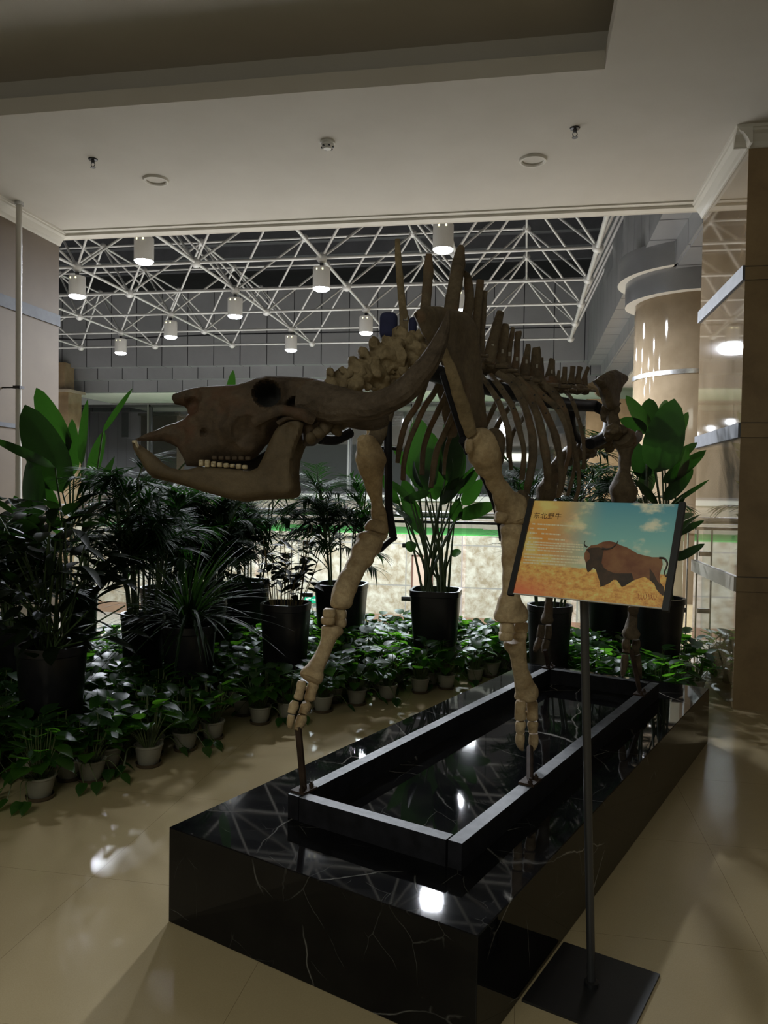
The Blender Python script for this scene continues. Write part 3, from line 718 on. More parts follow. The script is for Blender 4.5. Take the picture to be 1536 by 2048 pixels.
for k in range(8):
    x = 410+k*12.6; hh = (.0108 if k < 3 else .0072)*(1+.15*math.sin(k*2.3)); tb_ = MB(); tb_.obox(skp(x, 927+k*1.2, .012+.085*((x-290)/300.)+.002), RIH*.0082, FWH*.009, EZ*hh); o = tb_.build('tooth', M['tooth'], jaw)
    m_ = o.modifiers.new('b','BEVEL'); m_.width=.0045; m_.segments=3
jb = MB()
for k in range(3): jb.tube([skp(274+k*3, 893+k*2, .014+k*.004), skp(268+k*4, 882, .012+k*.006)], [.006,.004], 8)
jb.build('incisor', M['tooth'], jaw)
# neck vertebrae
ctex = bpy.data.textures.new('lump', 'CLOUDS'); ctex.noise_scale = .045; ctex.noise_depth = 3
def roughen(o, vox=.006, st=.022):
    rm = o.modifiers.new('r', 'REMESH'); rm.mode = 'VOXEL'; rm.voxel_size = vox; rm.use_smooth_shade = True
    d = o.modifiers.new('d', 'DISPLACE'); d.texture = ctex; d.texture_coords = 'LOCAL'; d.strength = st*1.5; d.mid_level = .55
    sm = o.modifiers.new('s', 'SMOOTH'); sm.factor = .5; sm.iterations = 2; return o
def lumpy(name, c, s, seed, m, parent=sk, spike=None):
    r = random.Random(seed); b = MB(); c = np.array(c)
    ax = (U2*.55 + np.array([-RIH[0], -RIH[1]])*.45); ax = np.array([*ax, .0]); ax /= np.linalg.norm(ax)
    b.ball(c, .05*s, 14, 10, (1,1,.9), nz=.6, ns=22)
    sd = np.array([-ax[1], ax[0], 0])
    for sg in (-1, 1):
        b.tube([c, c+sd*sg*.05*s+EZ*.01, c+sd*sg*.078*s-EZ*.012*s], [.022*s,.016*s,.02*s], 10, .7, nz=.5, ns=30)
        b.tube([c+EZ*.012*s, c+sd*sg*.036*s+EZ*.045*s, c+sd*sg*.042*s+EZ*.048*s-ax*.03*s], [.03*s,.026*s,.02*s], 10, .8, nz=.6, ns=26)
        b.tube([c-EZ*.01*s, c+sd*sg*.04*s-EZ*.035*s+ax*.02*s, c+sd*sg*.055*s-EZ*.055*s], [.02*s,.016*s,.013*s], 10, .7, nz=.4, ns=30)
    hh = spike if spike else .055*s
    b.tube([c+EZ*.01, c+EZ*.035*s+ax*.005, c+EZ*hh], [.024*s,.015*s,.012*s], 10, .6, nz=.4, ns=30)
    o = b.build(name, m, parent); return roughen(o)
nk = [(677,770,2.50,.75,.055),(702,768,2.52,.85,None),(722,748,2.55,.9,None),(748,738,2.58,1.0,None),(768,722,2.60,1.05,None),(793,715,2.63,1.1,.05),(818,698,2.66,1.15,.05),(760,760,2.60,.8,None),(790,745,2.64,.9,None)]
for k, (x, y, d_, s_, sp_) in enumerate(nk[:7]): lumpy('cervical_vertebra', ond(x, y, d_), s_, k+3, M['neck'], spike=sp_)
b = MB()
for (x, y, d_, r) in ((742,762,2.58,.03),(770,758,2.6,.034),(797,740,2.62,.038),(815,722,2.64,.038),(822,675,2.68,.03),(785,690,2.64,.034),(765,698,2.62,.028)): b.ball(ond(x,y,d_), r, 14, 10, (1,1.1,.8), nz=.6, ns=26)
o = b.build('neck_bone_mass', M['neck'], sk); roughen(o, .007, .03)
# spinous processes and vertebra bodies, front to back
SP = [('pale', [(818,680,20),(812,655,13),(806,620,8),(801,570,7),(797,520,6.5),(795,478,5)], .56),
      ('', [(848,700,16),(850,650,12),(853,590,10),(857,540,10),(858,508,6)], .58),
      ('', [(888,690,18),(898,640,16),(908,580,14.5),(917,530,13.5),(921,500,9),(922,490,4)], .60),
      ('', [(925,710,15),(932,650,12),(938,600,10),(936,560,9),(928,545,5)], .60),
      ('', [(946,700,11),(952,650,9),(957,600,8.5),(961,560,7.5)], .60),
      ('', [(958,715,12),(962,660,9),(965,610,8.5),(969,582,6)], .60),
      ('', [(976,722,15),(984,690,12),(994,650,10),(1001,624,7)], .60),
      ('', [(1000,730,13),(1004,700,10),(1009,665,9),(1011,648,6)], .60),
      ('', [(1013,738,10),(1018,705,6.5),(1023,675,5),(1026,655,4)], .60),
      ('', [(1030,746,11),(1033,715,6.5),(1034,685,6),(1037,667,7),(1037,662,5)], .60),
      ('', [(1048,750,12),(1052,720,8),(1056,698,6),(1056,688,4)], .60),
      ('', [(1070,760,17),(1072,730,12),(1073,705,10),(1072,694,7)], .60),
      ('', [(1080,760,10),(1081,735,7),(1082,715,5)], .60),
      ('', [(1099,762,15),(1102,740,8),(1104,722,7),(1105,718,5)], .60),
      ('', [(1114,766,8),(1117,750,4),(1118,741,3)], .60),
      ('', [(1127,768,9),(1129,750,5.5),(1130,734,5)], .60),
      ('', [(1142,768,9),(1144,750,5.5),(1146,733,5.5)], .60),
      ('', [(1155,768,9),(1157,750,5.5),(1160,734,5.5)], .60),
      ('', [(1168,770,8),(1170,752,5),(1177,735,4)], .60)]
for k, (kind, pts, v) in enumerate(SP):
    o = bone_px('vertebra', pts, v=v, flat=.45 if k not in (2,3,6) else .6, m=M['neck'] if k == 0 else M['bonedk'], nz=.18, seg=14, n=6)
    x, y, hw = pts[0]; w3 = onv(x, y+10, v); r = max(hw*depth_of(w3)/F*1.15, .022)
    bb = MB(); bb.ball(w3, r*1.2, 14, 10, (1,1.2,.9), nz=.4, ns=30)
    for sg in (-1, 1): bb.tube([w3, w3+np.array([*V2,0])*sg*r*2.6-EZ*.01], [r*.6, r*.4], 8, .6, nz=.4)
    bb.build('vertebra_body', M['bonedk'], o)
    if k in (0, 6, 7, 8, 9, 10, 11, 13):
        x1, y1, h1 = pts[1] if k else (811, 633, 8); w3 = onv(x1, y1+(0 if k == 0 else 4), v); rr = h1*depth_of(w3)/F
        tb_ = MB(); tb_.obox(w3-FWH*(rr*.62+.004), RIH*(.0042 if k else .0065)*1.2, FWH*.0006, EZ*(.009 if k else .017)); tb_.build('paper_tag', M['paper'], o, False)
        if k == 0:
            for dx, dz, ax_, az_ in ((0,.017,.0078,.0008),(0,-.017,.0078,.0008),(-.0078,0,.0008,.0175),(.0078,0,.0008,.0175)):
                tb_ = MB(); tb_.obox(w3-FWH*(rr*.62+.005)+RIH*dx+EZ*dz, RIH*ax_, FWH*.0006, EZ*az_); tb_.build('tag_border', M['ink'], o, False)
        elif False: pass
# armature under the spine
def bar_px(name, pts, vf, hw, flat=1.0, m='armature', parent=sk, label=None):
    P = [onv(x, y, v) for (x, y), v in zip(pts, vf)] ; Q = catmull(P, 6); b = MB(); b.tube(Q, hw, 10, flat); o = b.build(name, M[m], parent)
    if label: o['label'] = label
    return o
bar_px('support_bar', [(845,740),(950,768),(1050,792),(1130,808),(1190,812)], [.6]*5, .034)
bar_px('support_bar', [(1190,812),(1212,826),(1217,850),(1208,875),(1180,888)], [.62,.66,.7,.72,.7], .03)
bar_px('support_bar', [(1146,806),(1141,840),(1150,870),(1180,890)], [.55,.5,.45,.45], .028)
# ribs
RR = [([(958,744,5),(975,769,5.5),(995,800,6),(1011,842,6.5),(1018,871,6.5),(1018,915,5)], 1),
      ([(980,749,6),(1004,780,6.5),(1026,817,6.5),(1040,864,6.5),(1048,904,5.5),(1044,959,6)], 1),
      ([(995,745,7),(1022,766,7.5),(1042,797,8),(1055,831,8.5),(1064,871,9),(1066,913,8.5),(1058,959,8),(1053,986,7)], 1),
      ([(1013,749,7),(1042,771,8),(1064,807,9),(1079,849,9),(1089,895,9),(1095,940,8),(1095,977,7)], 1),
      ([(1035,755,7),(1068,791,8),(1091,827,8),(1110,871,8),(1120,919,6.5),(1122,959,5.5),(1117,995,5)], 1),
      ([(1057,762,6),(1086,791,6.5),(1115,817,6.5),(1133,857,6),(1139,900,5),(1130,940,4.5),(1122,985,4.5)], .9),
      ([(1080,764,6),(1105,784,8),(1124,813,8.5),(1138,857,7),(1150,900,5),(1157,940,4.5),(1157,977,4),(1150,1002,4)], .8),
      ([(1094,769,6),(1112,800,8),(1128,840,7),(1142,890,5),(1150,922,4),(1144,959,4),(1135,992,4)], .75),
      ([(1130,782,4.5),(1144,800,4.5),(1157,838,4.5),(1166,878,3.8),(1168,915,3.5),(1167,937,5)], .6)]
for k, (pts, bul) in enumerate(RR):
    n = len(pts); vf = [SPV+.03+ .30*bul*math.sin(math.pi*min((i/(n-1))*.95+.06, 1)*.62) for i in range(n)]
    o = bone_px('rib', pts, vf=vf, flat=.55, m=M['bonedk'], seg=12, nz=.15)
    for (x, y, _), v in list(zip(pts, vf))[1:3]:
        w3 = onv(x, y, v)-FWH*.012; bb = MB(); bb.ball(w3, .004, 8, 6); bb.build('wire_stud', M['darkmetal'], o)
LR = [[(858,748,5),(848,775,6),(833,812,6.5),(812,845,6.5),(800,890,6),(795,925,5)],
      [(884,752,5),(868,785,6),(850,812,6),(832,850,6),(818,885,5.5),(808,925,5),(806,960,5)],
      [(905,760,5),(889,795,6),(872,830,6),(856,866,6),(846,905,5.5),(844,950,5)],
      [(922,775,5),(908,820,6),(892,860,6.5),(874,900,6.5),(866,945,6),(862,975,5)],
      [(940,790,5),(918,840,5),(898,880,4.5),(890,915,4),(888,950,3.5)],
      [(975,765,5),(965,790,6),(952,820,6),(940,850,5)],
      [(1002,785,5),(988,815,5.5),(972,848,5.5),(962,880,5),(960,920,4)],
      [(1032,795,5),(1010,826,5.5),(992,858,5.5),(985,895,5),(984,930,4)],
      [(1060,815,4.5),(1040,845,5),(1026,866,4.5),(1020,900,4),(1022,940,4)]]
for k, pts in enumerate(LR):
    n = len(pts); vf = [SPV-.03-.26*math.sin(math.pi*.6*(i/(n-1))) for i in range(n)]
    bone_px('rib', pts, vf=vf, flat=.55, m=M['bonedk'], seg=12, nz=.15)
bone_px('first_rib', [(868,735,8),(876,760,8.5),(886,795,9),(895,830,10.5),(903,862,13),(905,874,10)], vf=[.5,.46,.42,.4,.4,.4], m=M['bonedk'], flat=.6)
# shoulder blades (flat bones as inflated outlines in their own planes)
def flatbone(name, poly, v, w_, R, m, step=.008, ridge=None, nz=.2, tilt=0):
    org = onv(*poly[0], v); ea = np.array([*U2,0]); en = np.array([*V2,0])*-1
    pp_ = [( (onv(x,y,v)-org)@ea, (onv(x,y,v)-org)[2]) for x, y in poly]
    V_, F_ = inflate(pp_, org, ea, EZ, en, lambda a, c: w_, R, step, nz=nz, ns=14); b = MB(); b.add(V_, F_); return b.build(name, m, sk)
sc = flatbone('shoulder_blade', [(827,628),(838,618),(852,612),(880,613),(905,618),(930,624),(946,640),(955,680),(960,730),(964,790),(970,840),(973,866),(955,876),(942,872),(930,838),(917,800),(903,755),(886,722),(866,696),(845,668),(836,645)], RLEG-.02, .016, .03, M['bonedk'], .012)
sc['label'] = 'broad dark shoulder blade'
o = bone_px('blade_ridge', [(876,668,5),(892,715,10),(910,765,13),(926,815,14),(938,855,14),(944,868,12)], v=RLEG, flat=.45, m=M['neck'], parent=sc)
bone_px('shoulder_blade', [(800,690,14),(790,760,14),(775,820,15),(760,860,16),(748,882,17),(744,892,14)], vf=[.40,.36,.33,.31,.30,.30], m=M['bonedk'], flat=.5)
bone_px('acromion', [(752,838,14),(748,852,14),(742,866,10),(736,872,5)], v=LLEG-.03, m=M['bone'], flat=.6)
# right front leg
bone_px('humerus', [(948,868,14),(958,880,27),(966,902,33),(974,925,29),(986,950,21),(996,972,18.5),(1006,990,21),(1018,1008,31),(1026,1026,35),(1026,1042,30),(1026,1048,22)], v=RLEG, m=M['bone'], n=6)
b = MB()
for x, y, rx, ry in ((938,890,9,16),(962,872,14,8),(986,868,12,9),(1003,1032,14,14),(1042,1034,14,13),(1022,1024,12,14)): w3 = onv(x, y, RLEG-.02); s9 = depth_of(w3)/F; b.nub(w3, RIH*rx*s9, EZ*ry*s9, FWH*.03, e=.75, nz=.3)
b.build('joint_knob', M['bone'], sk)
bone_px('humerus_head', [(985,862,12),(990,880,20),(994,905,18),(994,930,10)], v=RLEG+.02, m=M['bonedk'])
bone_px('elbow_bone', [(1040,985,8),(1046,1000,15),(1050,1020,19),(1048,1040,16),(1040,1060,9)], v=RLEG+.03, m=M['bonedk'])
bone_px('radius', [(1025,1047,22),(1025,1056,27),(1024,1080,23),(1022,1110,19.5),(1021,1150,18.5),(1021,1185,19),(1020,1205,25),(1021,1225,33),(1021,1238,33),(1021,1243,26)], v=RLEG, m=M['bone'], n=6)
def cluster(name, cs, v, m):
    for (x, y, rx, ry) in cs:
        w3 = onv(x, y, v); s_ = depth_of(w3)/F; b = MB()
        b.nub(w3, RIH*rx*s_*1.08, EZ*ry*s_*1.05, FWH*rx*s_*1.3)
        b.build(name, m, sk)
cluster('wrist_bone', [(1014,1256,13,11),(1040,1254,14,12),(1012,1272,13,9),(1038,1272,14,10)], RLEG, M['bone'])
bone_px('cannon_bone', [(1030,1279,22),(1031,1286,23),(1035,1305,17),(1039,1330,16),(1043,1352,16.5),(1049,1372,21),(1053,1385,26),(1053,1396,25),(1053,1401,18)], v=RLEG, m=M['bone'], n=6)
def toes(cols, v, m):
    for segs in cols: 
        for pts in segs: bone_px('toe_bone', pts, v=v, m=m, n=4, nz=.1, seg=12)
toes([[[(1041,1401,9),(1041,1408,11.5),(1040,1425,10.5),(1041,1437,11.5),(1041,1440,8)], [(1041,1442,9),(1041,1448,11),(1040,1458,9.5),(1041,1465,9)], [(1040,1467,8.5),(1040,1478,10),(1041,1490,8.5),(1045,1500,3)]],
      [[(1064,1401,9),(1064,1408,11.5),(1065,1425,10.5),(1064,1437,11.5),(1064,1440,8)], [(1065,1442,9),(1065,1448,11),(1066,1458,9.5),(1066,1465,9)], [(1067,1467,8.5),(1067,1480,10),(1066,1492,8.5),(1062,1503,3)]]], RLEG, M['bone'])
bone_px('toe_bone', [(1044,1427,3),(1048,1426,4.5),(1058,1426,4.5),(1062,1427,3)], v=RLEG-.03, m=M['bone'])
# left front leg
bone_px('humerus', [(722,876,9),(728,884,18),(737,900,26),(740,918,30),(741,934,27),(744,950,22),(747,970,17),(750,990,13.5),(754,1007,12),(757,1025,15),(758,1042,18),(754,1056,23),(752,1066,20)], v=LLEG, m=M['bone'], n=6)
bone_px('elbow_bone', [(763,1030,7),(766,1050,9),(768,1068,8),(764,1080,5)], v=LLEG+.02, m=M['bone'])
bone_px('radius', [(744,1068,18),(741,1078,27),(735,1092,27),(724,1112,23.5),(711,1137,21),(698,1160,20),(690,1180,22.5),(684,1200,23.5),(681,1212,20),(680,1218,12)], v=LLEG, m=M['bone'], n=6)
cluster('wrist_bone', [(659,1226,12,9),(679,1229,13,10),(656,1241,13,8),(678,1245,14,9)], LLEG, M['bone'])
bone_px('cannon_bone', [(666,1252,18),(664,1260,21),(658,1276,16.5),(650,1297,14),(641,1318,14.5),(632,1335,19),(626,1348,24),(622,1358,22),(620,1362,14)], v=LLEG, m=M['bone'], n=6)
toes([[[(604,1362,8),(603,1370,9.5),(600,1384,8.5),(597,1396,9.5),(596,1400,6)], [(591,1403,7),(588,1411,10),(585,1420,9),(583,1427,8)], [(583,1430,7),(581,1440,7.5),(580,1450,6),(583,1457,2)]],
      [[(628,1364,9),(626,1372,12),(622,1386,11),(620,1398,11.5),(620,1402,7)], [(611,1404,7),(612,1411,11),(608,1420,9.5),(605,1428,9)], [(604,1430,9),(602,1442,11),(597,1452,9),(592,1460,4)]]], LLEG, M['bone'])
bone_px('toe_bone', [(604,1378,3),(608,1376,4.5),(620,1378,4.5),(626,1380,3)], v=LLEG-.03, m=M['bone'])
# limb armature
bar_px('support_bar', [(776,828),(776,900),(777,960),(778,1020),(786,1072)], [LLEG+.03]*5, .017)
bar_px('support_bar', [(790,1075),(775,1086),(760,1100)], [LLEG+.03]*3, .012)
bar_px('support_bar', [(748,898),(775,896),(802,899)], [LLEG-.02]*3, .008)
bar_px('support_bar', [(888,745),(905,800),(925,862),(938,905)], [RLEG-.06]*4, .016)
bar_px('support_bar', [(925,880),(960,935),(985,990),(1000,1040),(1006,1080)], [RLEG-.05]*5, .015)
bar_px('support_bar', [(640,878),(670,880),(700,866)], [LLEG+.1]*3, .018)
# pelvis and hind legs
iv = .72
pe = flatbone('pelvis', [(1188,762),(1200,752),(1218,742),(1232,739),(1246,747),(1251,757),(1246,768),(1236,780),(1232,795),(1230,815),(1222,822),(1214,815),(1210,800),(1204,782),(1196,772)], iv+.08, .03, .035, M['bonedk'], .014)
flatbone('pelvis_wing', [(1180,766),(1195,758),(1212,762),(1219,772),(1216,788),(1206,797),(1196,793),(1188,780),(1170,778),(1150,776),(1150,772),(1170,770)], iv-.25, .02, .02, M['bone'], .014)
b = MB()
for x, y, v, r in ((1222,835,.78,.05),(1228,865,.8,.06),(1210,880,.7,.055),(1190,885,.6,.05),(1175,895,.52,.05),(1150,905,.42,.05),(1222,890,.7,.05)): b.ball(onv(x,y,v), r, 14, 10, (1,1,.9), nz=.4, ns=16)
b.tube([onv(1222,805,.78), onv(1224,840,.8), onv(1228,870,.82)], [.05,.035,.06], 12)
o = b.build('hip_socket_bone', M['bonedk'], sk); roughen(o, .01, .04)
bone_px('femur', [(1245,872,20),(1250,882,24),(1250,898,17),(1250,920,12.5),(1249,940,12.5),(1247,955,18),(1246,970,25),(1246,985,27),(1248,998,24),(1250,1006,18)], v=RLEG-.04, m=M['bonedk'], n=6)
bone_px('femur_head', [(1278,862,5),(1276,872,10),(1262,882,14),(1250,886,16)], v=RLEG-.04, m=M['bonedk'])
bone_px('tibia', [(1256,1008,24),(1257,1030,22),(1260,1070,14),(1263,1120,12),(1265,1170,11.5),(1266,1200,13),(1266,1212,11)], v=RLEG-.02, m=M['bonedk'], n=6)
bone_px('heel_bone', [(1276,1195,6),(1272,1208,9),(1266,1222,11)], v=RLEG, m=M['bonedk'])
bone_px('cannon_bone', [(1266,1214,10),(1265,1230,9.5),(1263,1250,12),(1262,1266,17),(1262,1276,15)], v=RLEG-.02, m=M['bonedk'])
toes([[[(1253,1279,7),(1252,1288,9),(1253,1298,8),(1252,1306,8)], [(1250,1309,7),(1249,1325,8),(1247,1340,6.5),(1245,1353,3)]], [[(1272,1279,7),(1272,1288,9),(1271,1298,8),(1272,1306,8)], [(1274,1309,7),(1275,1325,8.5),(1277,1342,7),(1281,1355,3)]]], RLEG-.02, M['bonedk'])
bone_px('femur', [(1180,895,20),(1150,905,20),(1128,920,17),(1112,938,14),(1102,958,15),(1095,975,19),(1092,992,20),(1092,1002,16)], vf=[.42,.38,.34,.31,.29,.28,.27,.27], m=M['bonedk'], n=6)
bone_px('tibia', [(1096,1004,18),(1100,1040,13),(1102,1090,10),(1102,1140,9),(1100,1165,10)], v=.27, m=M['bonedk'])
bone_px('cannon_bone', [(1100,1170,9),(1098,1200,8),(1096,1222,9.5),(1094,1238,13),(1094,1246,11)], v=.27, m=M['bonedk'])
toes([[[(1083,1250,6),(1082,1262,8),(1080,1276,7)], [(1079,1279,7),(1074,1292,7.5),(1070,1303,4)]], [[(1097,1250,6),(1097,1262,8),(1095,1278,7)], [(1093,1281,7),(1090,1294,8),(1087,1306,4)]]], .27, M['bonedk'])
# posts from frame to feet
def post(x0, y0, x1, y1, v, hw, lab):
    t_ = thing('foot_post', lab, 'post', (0,0,0)); 
    return t_
for (pa, v) in (([(596,1452),(602,1520),(600,1578)], vl), ([(1060,1495),(1062,1530),(1068,1566)], vr), ([(1262,1300),(1261,1340),(1259,1385)], vr), ([(1090,1300),(1090,1318),(1090,1334)], vl)):
    top = onv(*pa[0], LLEG if v == vl else RLEG); bot = onz(*pa[2], FZ1)
    uv_ = ((bot[:2]-PA)@U2, v); bot = PL(uv_[0], v, FZ1); 
    b = MB(); b.tube([bot, bot*.5+top*.5, top], .013, 8); b.build('post', M['post'], fr)
    b = MB(); b.obox(bot+EZ*.003, np.array([*U2,0])*.04, np.array([*V2,0])*.03, EZ*.004); b.build('base_plate', M['post'], fr, False)
    for s_ in (-.028, .028): b = MB(); b.lathe([(.009,0),(.009,.012),(.005,.012),(.005,.02),(.0001,.02)], 6, PL(uv_[0]+s_, v+.012, FZ1+.006)); b.build('bolt', M['post'], fr)
# navy pad
c0 = ond(777, 654, 2.74)
b = MB(); s_ = 2.74/F; b.obox(c0, RIH*18*s_, FWH*.05, EZ*26*s_); o = b.build('navy_pad', M['navy'], None, True, origin=tuple(c0)); tag(o, 'dark navy padded block tucked behind the pale neck spine', 'pad')
m_ = o.modifiers.new('b','BEVEL'); m_.width=.022; m_.segments=4
c0 = ond(825, 655, 2.74)
b = MB(); b.obox(c0, RIH*8*s_, FWH*.04, EZ*17*s_); o = b.build('navy_pad', M['navy'], None, True, origin=tuple(c0)); tag(o, 'small piece of navy padding just right of the pale neck spine', 'pad')
m_ = o.modifiers.new('b','BEVEL'); m_.width=.012; m_.segments=3

# ---------------------------------------------------------------- sign stand
st = thing('sign_stand', 'floor standing information sign with bison picture on a thin dark pole', 'sign', (.228, 2.414, 0))
pc = np.array([.191, 2.266, 1.339]); pa_ = np.array([.1910,-.0917,-.0004]); pb_ = np.array([.028,.059,.134]); 
ra, rb = np.linalg.norm(pa_), np.linalg.norm(pb_); ea, eb = pa_/ra, pb_/rb; ra, rb = .2128, .1491; en = np.cross(ea, eb); 
if en@FWH > 0: en = -en      # towards the viewer
def SP_(x, y, h=0): return pc + ea*ra*x + eb*rb*y + en*h   # x,y in -1..1
def pict_mat():
    m = mat('printed picture', (1,1,1), .35); P = m.node_tree.nodes['Principled BSDF']
    at = N(m, 'ShaderNodeUVMap'); sp = N(m, 'ShaderNodeSeparateXYZ'); L(m, at.outputs[0], sp.inputs[0]); X, Y = sp.outputs[0], sp.outputs[1]
    def rr(src, a, b_):
        r = N(m, 'ShaderNodeMapRange'); r.interpolation_type = 'SMOOTHSTEP'; L(m, src, r.inputs[0]); r.inputs[1].default_value = a; r.inputs[2].default_value = b_; return r.outputs[0]
    sky = ramp(m, Y, [(.3, (0.593,0.790,0.593)), (.62, (0.296,0.642,0.617)), (1.0, (0.135,0.420,0.543))])
    cl = rr(noisetex(m, 4.2, 6, .55, vec=at.outputs[0]), .52, .66); sky = mixc(m, cl, sky, (0.950,0.950,0.741))
    warm = ramp(m, Y, [(.3, (0.950,0.420,0.087)), (.65, (0.889,0.395,0.099)), (1.0, (0.950,0.593,0.173))])
    cl2 = rr(noisetex(m, 3.0, 5, .5, vec=at.outputs[0]), .45, .62); warm = mixc(m, cl2, warm, (0.950,0.790,0.272))
    t = rr(X, .12, .56); c = mixc(m, t, warm, sky)
    gr = ramp(m, noisetex(m, 22, 6, .7, vec=at.outputs[0]), [(.35, (0.692,0.296,0.099)), (.5, (0.950,0.519,0.148)), (.68, (0.950,0.815,0.272))])
    redl = mixc(m, rr(X, .0, .5), (0.939,0.247,0.124), gr); gr2 = mixc(m, rr(Y, .0, .28), redl, gr)
    # horizon a little uneven
    ad = N(m, 'ShaderNodeMath', operation='ADD'); ns_ = N(m, 'ShaderNodeMath', operation='MULTIPLY'); L(m, noisetex(m, 14, 4, vec=at.outputs[0]), ns_.inputs[0]); ns_.inputs[1].default_value = .05
    L(m, Y, ad.inputs[0]); L(m, ns_.outputs[0], ad.inputs[1]); c = mixc(m, rr(ad.outputs[0], .325, .345), gr2, c)
    L(m, c, P.inputs['Base Color']); return m
b = MB(); b.obox(pc-en*.004, ea*ra, eb*rb, en*.0025); b.build('backing_board', M['blackmat'], st, False)
me = bpy.data.meshes.new('picture_panel'); me.from_pydata([tuple(SP_(-1,-1)),tuple(SP_(1,-1)),tuple(SP_(1,1)),tuple(SP_(-1,1))], [], [(0,1,2,3)])
uvl = me.uv_layers.new(name='UVMap'); 
for i, uv in enumerate(((0,0),(1,0),(1,1),(0,1))): uvl.data[i].uv = uv
me.materials.append(pict_mat()); pic = bpy.data.objects.new('picture_panel', me); C.objects.link(pic); pic.parent = st; pic.location = -st.location
def side_rail(x):
    b = MB(); b.obox(SP_(x, -.01, -.001), ea*.0085, eb*(rb+.006), en*.007); o = b.build('side_rail', M['blackmat'], st, False)
side_rail(-1.035); side_rail(1.04)
b = MB(); b.obox(SP_(0,-1.01,0), ea*ra, eb*.0012, en*.003); b.build('bottom_edge', mat('clear acrylic edge', (.6,.58,.55), .2), st, False)
# picture pixel (source photo) -> sign coordinates
def sg(x, y):
    d = ray(x, y); tt = ((pc-CAM)@en)/(d@en); r = CAM+d*tt-pc; return (r@ea/ra, r@eb/rb)
def flatpoly(pts, h, name, m, parent=pic):
    b = MB(); b.add([SP_(*sg(x, y), h) for x, y in pts], [tuple(range(len(pts)))]); o = b.build(name, m, parent, False); return o
mBody = noisy('printed bison brown', (.20,.075,.04), (.30,.14,.065), 26, .4); mDark = noisy('printed bison dark', (.04,.028,.022), (.085,.05,.032), 30, .4); mHorn = mat('printed horn', (.06,.05,.045), .4)
S = lambda X, Y: (1000+X/3.84, 980+Y/3.84)
body = [S(*p) for p in [(665,455),(700,425),(745,420),(790,398),(840,392),(885,402),(930,425),(975,440),(1020,465),(1060,490),(1110,502),(1170,515),(1225,515),(1245,530),(1250,570),(1235,620),(1225,660),(1230,710),(1258,745),(1262,790),(1252,812),(1225,790),(1200,760),(1185,720),(1150,690),(1110,665),(1060,680),(1010,700),(960,735),(935,745),(915,715),(895,690),(870,690),(840,715),(800,735),(770,745),(765,705),(750,660),(735,610),(715,600),(695,620),(675,635),(665,610),(658,560),(648,525),(648,490)]]
flatpoly(body, .0004, 'bison_picture', mBody)
flatpoly([S(*p) for p in [(665,460),(700,445),(760,440),(800,455),(790,500),(780,560),(800,600),(830,620),(880,640),(960,640),(1010,640),(1030,690),(960,735),(935,745),(915,715),(895,690),(870,690),(840,715),(800,735),(770,745),(765,705),(750,660),(735,610),(715,600),(695,620),(675,635),(665,610),(660,560),(690,530),(690,490)]], .0007, 'mane_picture', mDark)
flatpoly([S(*p) for p in [(1150,600),(1180,640),(1205,690),(1225,720),(1230,710),(1258,745),(1262,790),(1252,812),(1225,790),(1200,760),(1185,720),(1150,690)]], .0007, 'leg_picture', mDark)
def stroke(pts, w0, h, m, name, par=pic):
    b = MB(); P = [SP_(*sg(*S(*p)), h) for p in pts]; P = catmull(P, 5); b.tube(P, [w0*(1-.75*i/len(P)) for i in range(len(P))], 6, 1.0); b.build(name, m, par)
stroke([(785,450),(820,455),(860,445),(890,420),(908,390)], .0036, .0006, mHorn, 'horn_picture'); stroke([(672,438),(655,430),(648,410),(655,392)], .0026, .0006, mHorn, 'horn_picture')
stroke([(1225,520),(1262,525),(1285,560),(1275,600),(1262,630),(1275,665),(1282,640)], .0034, .0005, mDark, 'tail_picture')
# title in four characters
def text(body_, x, y, size, m, name, h=.0006):
    c_ = bpy.data.curves.new(name, 'FONT'); c_.body = body_; c_.size = size; c_.extrude = .0002; c_.space_character = 1.12; c_.materials.append(m)
    o = bpy.data.objects.new(name, c_); C.objects.link(o); o.parent = pic
    R_ = Matrix(((ea[0],eb[0],en[0]),(ea[1],eb[1],en[1]),(ea[2],eb[2],en[2])))
    p_ = SP_(*sg(x, y), h); bpy.context.view_layer.update(); me_ = bpy.data.meshes.new_from_object(o.evaluated_get(bpy.context.evaluated_depsgraph_get())); bpy.data.objects.remove(o)
    me_.transform(Matrix.Translation(Vector(p_)) @ R_.to_4x4()); 
    if not me_.materials: me_.materials.append(m)
    o = bpy.data.objects.new(name, me_); C.objects.link(o); o.parent = pic; return o
text('\u4e1c\u5317\u91ce\u725b', 1066, 1036, .0215, mat('brown title ink', (.12,.045,.015), .5), 'title_text')
cream = mat('cream text ink', (.95,.88,.62), .5)
rows = [(262,[(250,275),(285,640)]),(297,[(235,265),(285,360)]),(332,[(230,290),(320,465)]),(372,[(222,330),(370,500)]),(402,[(215,235),(255,640)]),(420,[(205,640)]),(440,[(205,640)]),(462,[(200,270),(290,560)]),(497,[(190,640)]),(520,[(185,370),(395,600)]),(542,[(180,640)]),(563,[(178,300),(320,500)])]
lm = MB(); rnd = random.Random(5)
for ry, runs in rows:
    for (a, e_) in runs:
        x = a
        while x < e_:
            wd = rnd.uniform(5, 9); x0, y0 = S(x, ry + (x-250)*.055); x1, y1 = S(min(x+wd, e_), ry + (x+wd-250)*.055)
            pA = SP_(*sg(x0, y0-1.5), .0005); pB = SP_(*sg(x1, y1-1.5), .0005); pC = SP_(*sg(x1, y1+1.5), .0005); pD = SP_(*sg(x0, y0+1.5), .0005); lm.quad(pD, pC, pB, pA); x += wd+rnd.uniform(2.5, 4)
